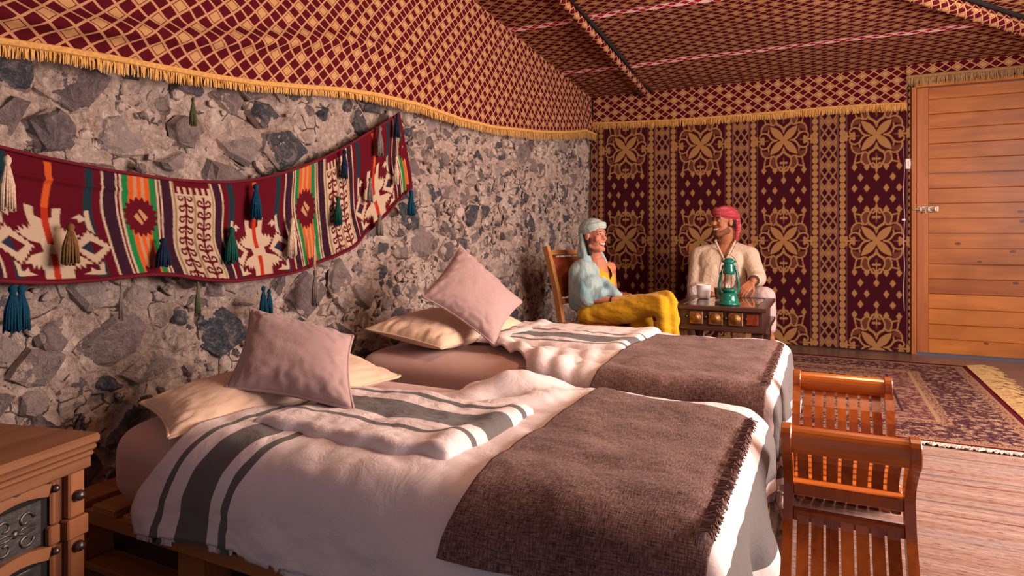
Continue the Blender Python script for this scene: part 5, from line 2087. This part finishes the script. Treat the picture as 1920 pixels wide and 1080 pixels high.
# shirt with open V neck
shirt = cloth('cream_cotton', (0.72, 0.56, 0.42), 0.05, 500, 0.5, 22)
sh = [('c', nb + np.array([0, 0.01, -0.045]), 0.085, chest, 0.145), ('c', chest + np.array([-0.075, -0.01, 0.04]), 0.135, chest + np.array([0.075, -0.01, 0.04]), 0.135),
      ('c', chest + np.array([-0.055, -0.02, -0.04]), 0.14, pel + np.array([-0.06, -0.04, 0.0]), 0.145), ('c', chest + np.array([0.055, -0.02, -0.04]), 0.14, pel + np.array([0.06, -0.04, 0.0]), 0.145),
      ('c', nb + np.array([-0.03, 0, -0.05]), 0.066, shR, 0.072), ('c', nb + np.array([0.03, 0, -0.05]), 0.066, shL, 0.072),
      ('c', shR, 0.073, elR, 0.066), ('c', elR, 0.066, wrR * 0.7 + elR * 0.3, 0.050), ('c', shL, 0.073, elL, 0.066), ('c', elL, 0.066, wrL * 0.62 + elL * 0.38, 0.050)]
vtop = nb + np.array([0.0, -0.02, 0.01])
rc, fc, uc = frame((0.10, -1, 0))


def vneck(co):
    q = co - vtop
    a, b = q @ rc, q @ np.array([0, 0, 1.0])
    fr_ = q @ fc
    dpt = -0.155
    inside = (np.abs(a + 0.004) < 0.078 * np.clip((b - dpt) / 0.155, 0, None) ** 0.85) & (b > dpt) & (fr_ > -0.02)
    return inside | (b > 0.012)


blob('shirt', sh, 0.0075, shirt, man, 4, cut=vneck, warp=wrinkle(0.010, 9, 3.5, 3.0))
skc = blob('collar', [('c', vtop + rc * s * 0.076 + fc * 0.052 + np.array([0, 0, 0.004]), 0.010, vtop + rc * s * 0.004 + fc * 0.142 + np.array([0, 0, -0.155]), 0.009) for s in (-1, 1)] +
           [('c', vtop + rc * s * 0.076 + fc * 0.052 + np.array([0, 0, 0.004]), 0.010, vtop + rc * s * 0.070 - fc * 0.03 + np.array([0, 0, 0.022]), 0.010) for s in (-1, 1)] +
           [('c', vtop + rc * -0.070 - fc * 0.03 + np.array([0, 0, 0.022]), 0.010, vtop - fc * 0.085 + np.array([0, 0, 0.024]), 0.010), ('c', vtop + rc * 0.070 - fc * 0.03 + np.array([0, 0, 0.022]), 0.010, vtop - fc * 0.085 + np.array([0, 0, 0.024]), 0.010)], 0.006, shirt, man, 2)
dwl = (wrL - elL) / np.linalg.norm(wrL - elL)
brm = plain('brown_cuff', (0.09, 0.045, 0.030), 0.7)
MB().lathe([(0.038, -0.012), (0.043, -0.010), (0.043, 0.010), (0.038, 0.012)], wrL - dwl * 0.025, 18, axis=dwl).build('bracelet', brm, man, smooth_=True)
# pale trousers
trm = cloth('pale_trousers', (0.66, 0.52, 0.50), 0.05, 500, 0.4, 18)
tr = [('c', pel + np.array([-0.06, 0, -0.02]), 0.125, pel + np.array([0.06, 0, -0.02]), 0.125), ('c', pel + np.array([-0.08, -0.02, 0]), 0.108, knR, 0.078), ('c', knR, 0.076, anR + np.array([0, 0, 0.07]), 0.058),
      ('c', pel + np.array([0.08, -0.02, 0]), 0.108, knL, 0.082), ('c', knL, 0.080, anL + np.array([0, 0, 0.04]), 0.062)]
blob('trousers', tr, 0.009, trm, man, 4, warp=wrinkle(0.010, 10, 3, 7.0))

# ------------------------------------------------------------------ the woman
wom = thing('person', (0.72, 4.50, 0), 'woman in yellow dress and pale blue shawl seated by the stone wall', 'person')
SKw = skin_mat('fair_skin', (0.56, 0.215, 0.13))
hcw = at(1113, 443, y=4.45)
nbw = at(1118, 482, y=4.50)
sN = at(1096, 505, y=4.40)
sF = at(1143, 503, y=4.62)
eN = at(1104, 560, y=4.34)
wN = at(1156, 563, y=4.33)
eF = at(1150, 553, y=4.66)
wF = at(1182, 556, y=4.47)
plw = np.array([0.62, 4.50, 0.405])
chw = at(1119, 523, y=4.50)
kN = at(1251, 568, y=4.26)
aN = np.array([kN[0] + 0.02, kN[1] - 0.03, 0.09])
kF = at(1205, 572, y=4.44)
aF = np.array([kF[0] + 0.02, 4.36, 0.09])
FWw = (0.93, -0.37, 0.04)
hpw, pw_, Rw = head_prims(hcw, FWw, (-0.06, 0.0, 1), 0.97, False)
rW, fW, uW = Rw[:, 0], Rw[:, 1], Rw[:, 2]
bw = hpw + [('c', hcw - np.array([0.012, 0, 0.065]), 0.046, nbw + np.array([0, 0, -0.02]), 0.050), ('c', nbw - np.array([0, 0, 0.05]), 0.075, chw, 0.105), ('c', chw, 0.108, plw, 0.12), ('c', sN, 0.052, sF, 0.052),
            ('c', sN, 0.044, eN, 0.034), ('c', eN, 0.034, wN, 0.022), ('c', sF, 0.044, eF, 0.034), ('c', eF, 0.034, wF, 0.022),
            ('c', plw + np.array([0.02, -0.07, 0]), 0.085, kN, 0.052), ('c', kN, 0.050, aN, 0.032), ('c', plw + np.array([0.02, 0.07, 0]), 0.085, kF, 0.052), ('c', kF, 0.050, aF, 0.032), ('c', aN, 0.030, aN + np.array([0.12, -0.03, -0.05]), 0.024), ('c', aF, 0.030, aF + np.array([0.12, -0.02, -0.04]), 0.024)]
bw += hand_prims(wN, (0.92, 0.25, 0.06), (0.05, 0.1, -1), 1, 0.88, 0.35)
bw += hand_prims(wF, (0.85, -0.35, -0.05), (0.05, 0.0, -1), -1, 0.88, 0.35)
blob('body', bw, 0.0055, SKw, wom, 3)
face(pw_, Rw, 0.97, wom, (0.05, 0.022, 0.012), (0.50, 0.10, 0.09), brow_t=0.0026)
blob('hair', [('e', pw_(0, -0.030, 0.02), (0.074, 0.078, 0.078), Rw), ('c', pw_(0.055, -0.012, -0.02), 0.022, pw_(0.045, -0.005, -0.13), 0.015), ('c', pw_(-0.055, -0.012, -0.02), 0.022, pw_(-0.045, 0.005, -0.13), 0.015), ('c', pw_(0, -0.06, -0.02), 0.045, pw_(0, -0.05, -0.12), 0.03)], 0.006, hairm, wom, 2)
dress = cloth('yellow_dress', (0.76, 0.42, 0.018), 0.05, 600, 0.35, 10)
tp_ = [('c', nbw + np.array([0, 0, -0.10]), 0.078, chw, 0.112), ('c', chw + fW * 0.02, 0.116, plw, 0.128), ('c', sN * 0.62 + nbw * 0.38 + np.array([0, 0, -0.03]), 0.048, chw + fW * 0.035 - rW * -0.03, 0.09), ('c', sF * 0.62 + nbw * 0.38 + np.array([0, 0, -0.03]), 0.048, chw + fW * 0.035 - rW * 0.03, 0.09)]
cht = nbw + fW * 0.10 + np.array([0, 0, -0.10])


def vneck_w(co):
    q = co - cht
    return (np.abs(q @ rW) < 0.050 * np.clip((q[:, 2] + 0.06) / 0.09, 0, None)) & (q @ fW > -0.07) & (q[:, 2] > -0.06)


blob('bodice', tp_, 0.0075, dress, wom, 3, cut=vneck_w)
skp = [('c', plw + np.array([0, -0.06, -0.01]), 0.118, plw + np.array([0, 0.06, -0.01]), 0.118), ('c', plw + np.array([0.02, -0.06, 0]), 0.112, kN + np.array([0, 0, -0.005]), 0.078), ('c', plw + np.array([0.02, 0.07, 0]), 0.112, kF, 0.080),
       ('c', plw * 0.5 + kN * 0.5, 0.092, plw * 0.5 + kF * 0.5, 0.092), ('c', kN, 0.074, kF, 0.078), ('c', kN + np.array([0.0, 0, -0.01]), 0.074, aN + np.array([0.0, 0, 0.06]), 0.085), ('c', kF, 0.078, aF + np.array([-0.01, 0, 0.06]), 0.085), ('c', aN + np.array([0, 0, 0.06]), 0.08, aF + np.array([-0.01, 0, 0.06]), 0.08)]


def skirt_folds(co, nr):
    hang = smooth(kN[0] - 0.16, kN[0] - 0.03, co[:, 0])
    a = np.sin((co[:, 0] * 0.7 + co[:, 1]) * 62 + 3 * fbm(co[:, 0] * 6, co[:, 2] * 4, 2)) * 0.010 * hang
    b = fbm(co[:, 0] * 5 + co[:, 2] * 9, co[:, 2] * 16 + co[:, 1] * 8, 4) * 0.018
    return co + nr * (a + b)[:, None]


blob('skirt', skp, 0.0085, dress, wom, 5, warp=skirt_folds)
# pale blue shawl over head, back and arms
shm = M('pale_blue_shawl', 0.85, 0.15)
v = shm.coord()
n1 = shm.noise(v, 5, 3)
n2 = shm.noise(shm.coord('Object', scale=(30, 30, 8)), 1.0, 4)
c = shm.ramp(n1, [(0.3, (0.20, 0.42, 0.48)), (0.5, (0.36, 0.50, 0.52)), (0.7, (0.50, 0.54, 0.46))])
shm.col(shm.mix((n2 - 0.5).max(0.0) * 1.6, c, (0.14, 0.30, 0.38)))
shm.bump(shm.noise(shm.coord('Object', scale=(20, 20, 9)), 1.0, 4), 0.6, 0.02)


def brow_w(co):
    q = co - hcw
    return (q @ uW) < 0.012 + 0.42 * (q @ fW) * (q @ fW > 0) + 0.30 * (q @ fW) * (q @ fW < 0)


cp = [('e', pw_(0, -0.010, 0.052), (0.084, 0.108, 0.084), Rw)]
for k_, (a_, b_, h_) in enumerate(((0.086, 0.106, 0.055), (0.085, 0.106, 0.075))):
    ring = [pw_(a_ * math.cos(w), -0.010 + b_ * math.sin(w), h_ + 0.020 * math.sin(w)) for w in np.linspace(0, 2 * PI, 19)]
    for q0, q1 in zip(ring[:-1], ring[1:]):
        cp.append(('c', q0, 0.010, q1, 0.010, 8))
blob('head_wrap', cp, 0.0055, shm.m, wom, 2, cut=brow_w)
bk = plw + np.array([-0.10, 0.0, 0.06])
swl = [('c', pw_(0.0, -0.095, 0.02), 0.030, pw_(0.035, -0.085, -0.13), 0.045), ('c', pw_(0.06, -0.06, 0.015), 0.024, sN * 0.6 + nbw * 0.4 + np.array([-0.01, -0.01, 0.0]), 0.040),
       ('c', pw_(-0.05, -0.07, 0.0), 0.024, sF * 0.5 + nbw * 0.5, 0.036),
       ('c', sN + np.array([-0.02, -0.005, -0.01]), 0.075, sF + np.array([-0.05, 0.0, -0.01]), 0.070),
       ('c', sN + np.array([-0.035, 0, -0.02]), 0.082, bk + np.array([0.0, -0.06, 0.02]), 0.085), ('c', sF + np.array([-0.07, 0, -0.02]), 0.075, bk + np.array([0.0, 0.07, 0.02]), 0.085),
       ('c', bk + np.array([0, -0.06, 0.02]), 0.085, bk + np.array([0, 0.07, 0.02]), 0.085),
       ('c', sN, 0.076, eN + np.array([-0.012, 0, 0.02]), 0.078), ('c', eN + np.array([-0.03, 0, 0.02]), 0.070, eN * 0.55 + wN * 0.45 + np.array([0, 0, 0.045]), 0.046),
       ('c', eN * 0.5 + wN * 0.5 + np.array([0, 0.03, 0.05]), 0.040, wN + np.array([0.01, 0.05, 0.035]), 0.020),
       ('c', sN * 0.55 + nbw * 0.45 + np.array([0.02, -0.02, -0.02]), 0.040, chw + fW * 0.115 + rW * 0.045 + np.array([0, 0, -0.02]), 0.030), ('c', chw + fW * 0.115 + rW * 0.045 + np.array([0, 0, -0.02]), 0.030, wN + np.array([-0.02, 0.04, 0.05]), 0.030),
       ('c', sN * 0.5 + eN * 0.5 + fW * 0.04, 0.075, chw + fW * 0.07 + rW * 0.07 + np.array([0, 0, -0.06]), 0.050),
       ('c', eN + np.array([-0.06, 0.02, 0.03]), 0.065, eN + np.array([-0.045, 0.0, -0.02]), 0.045)]
blob('shawl', swl, 0.008, shm.m, wom, 4, warp=wrinkle(0.012, 14, 3, 2.0))
dwn = (wN - eN) / np.linalg.norm(wN - eN)
MB().lathe([(0.024, -0.006), (0.0275, -0.004), (0.0275, 0.004), (0.024, 0.006)], wN - dwn * 0.035, 18, axis=dwn).build('bracelet', MAT['black'], wom, smooth_=True)
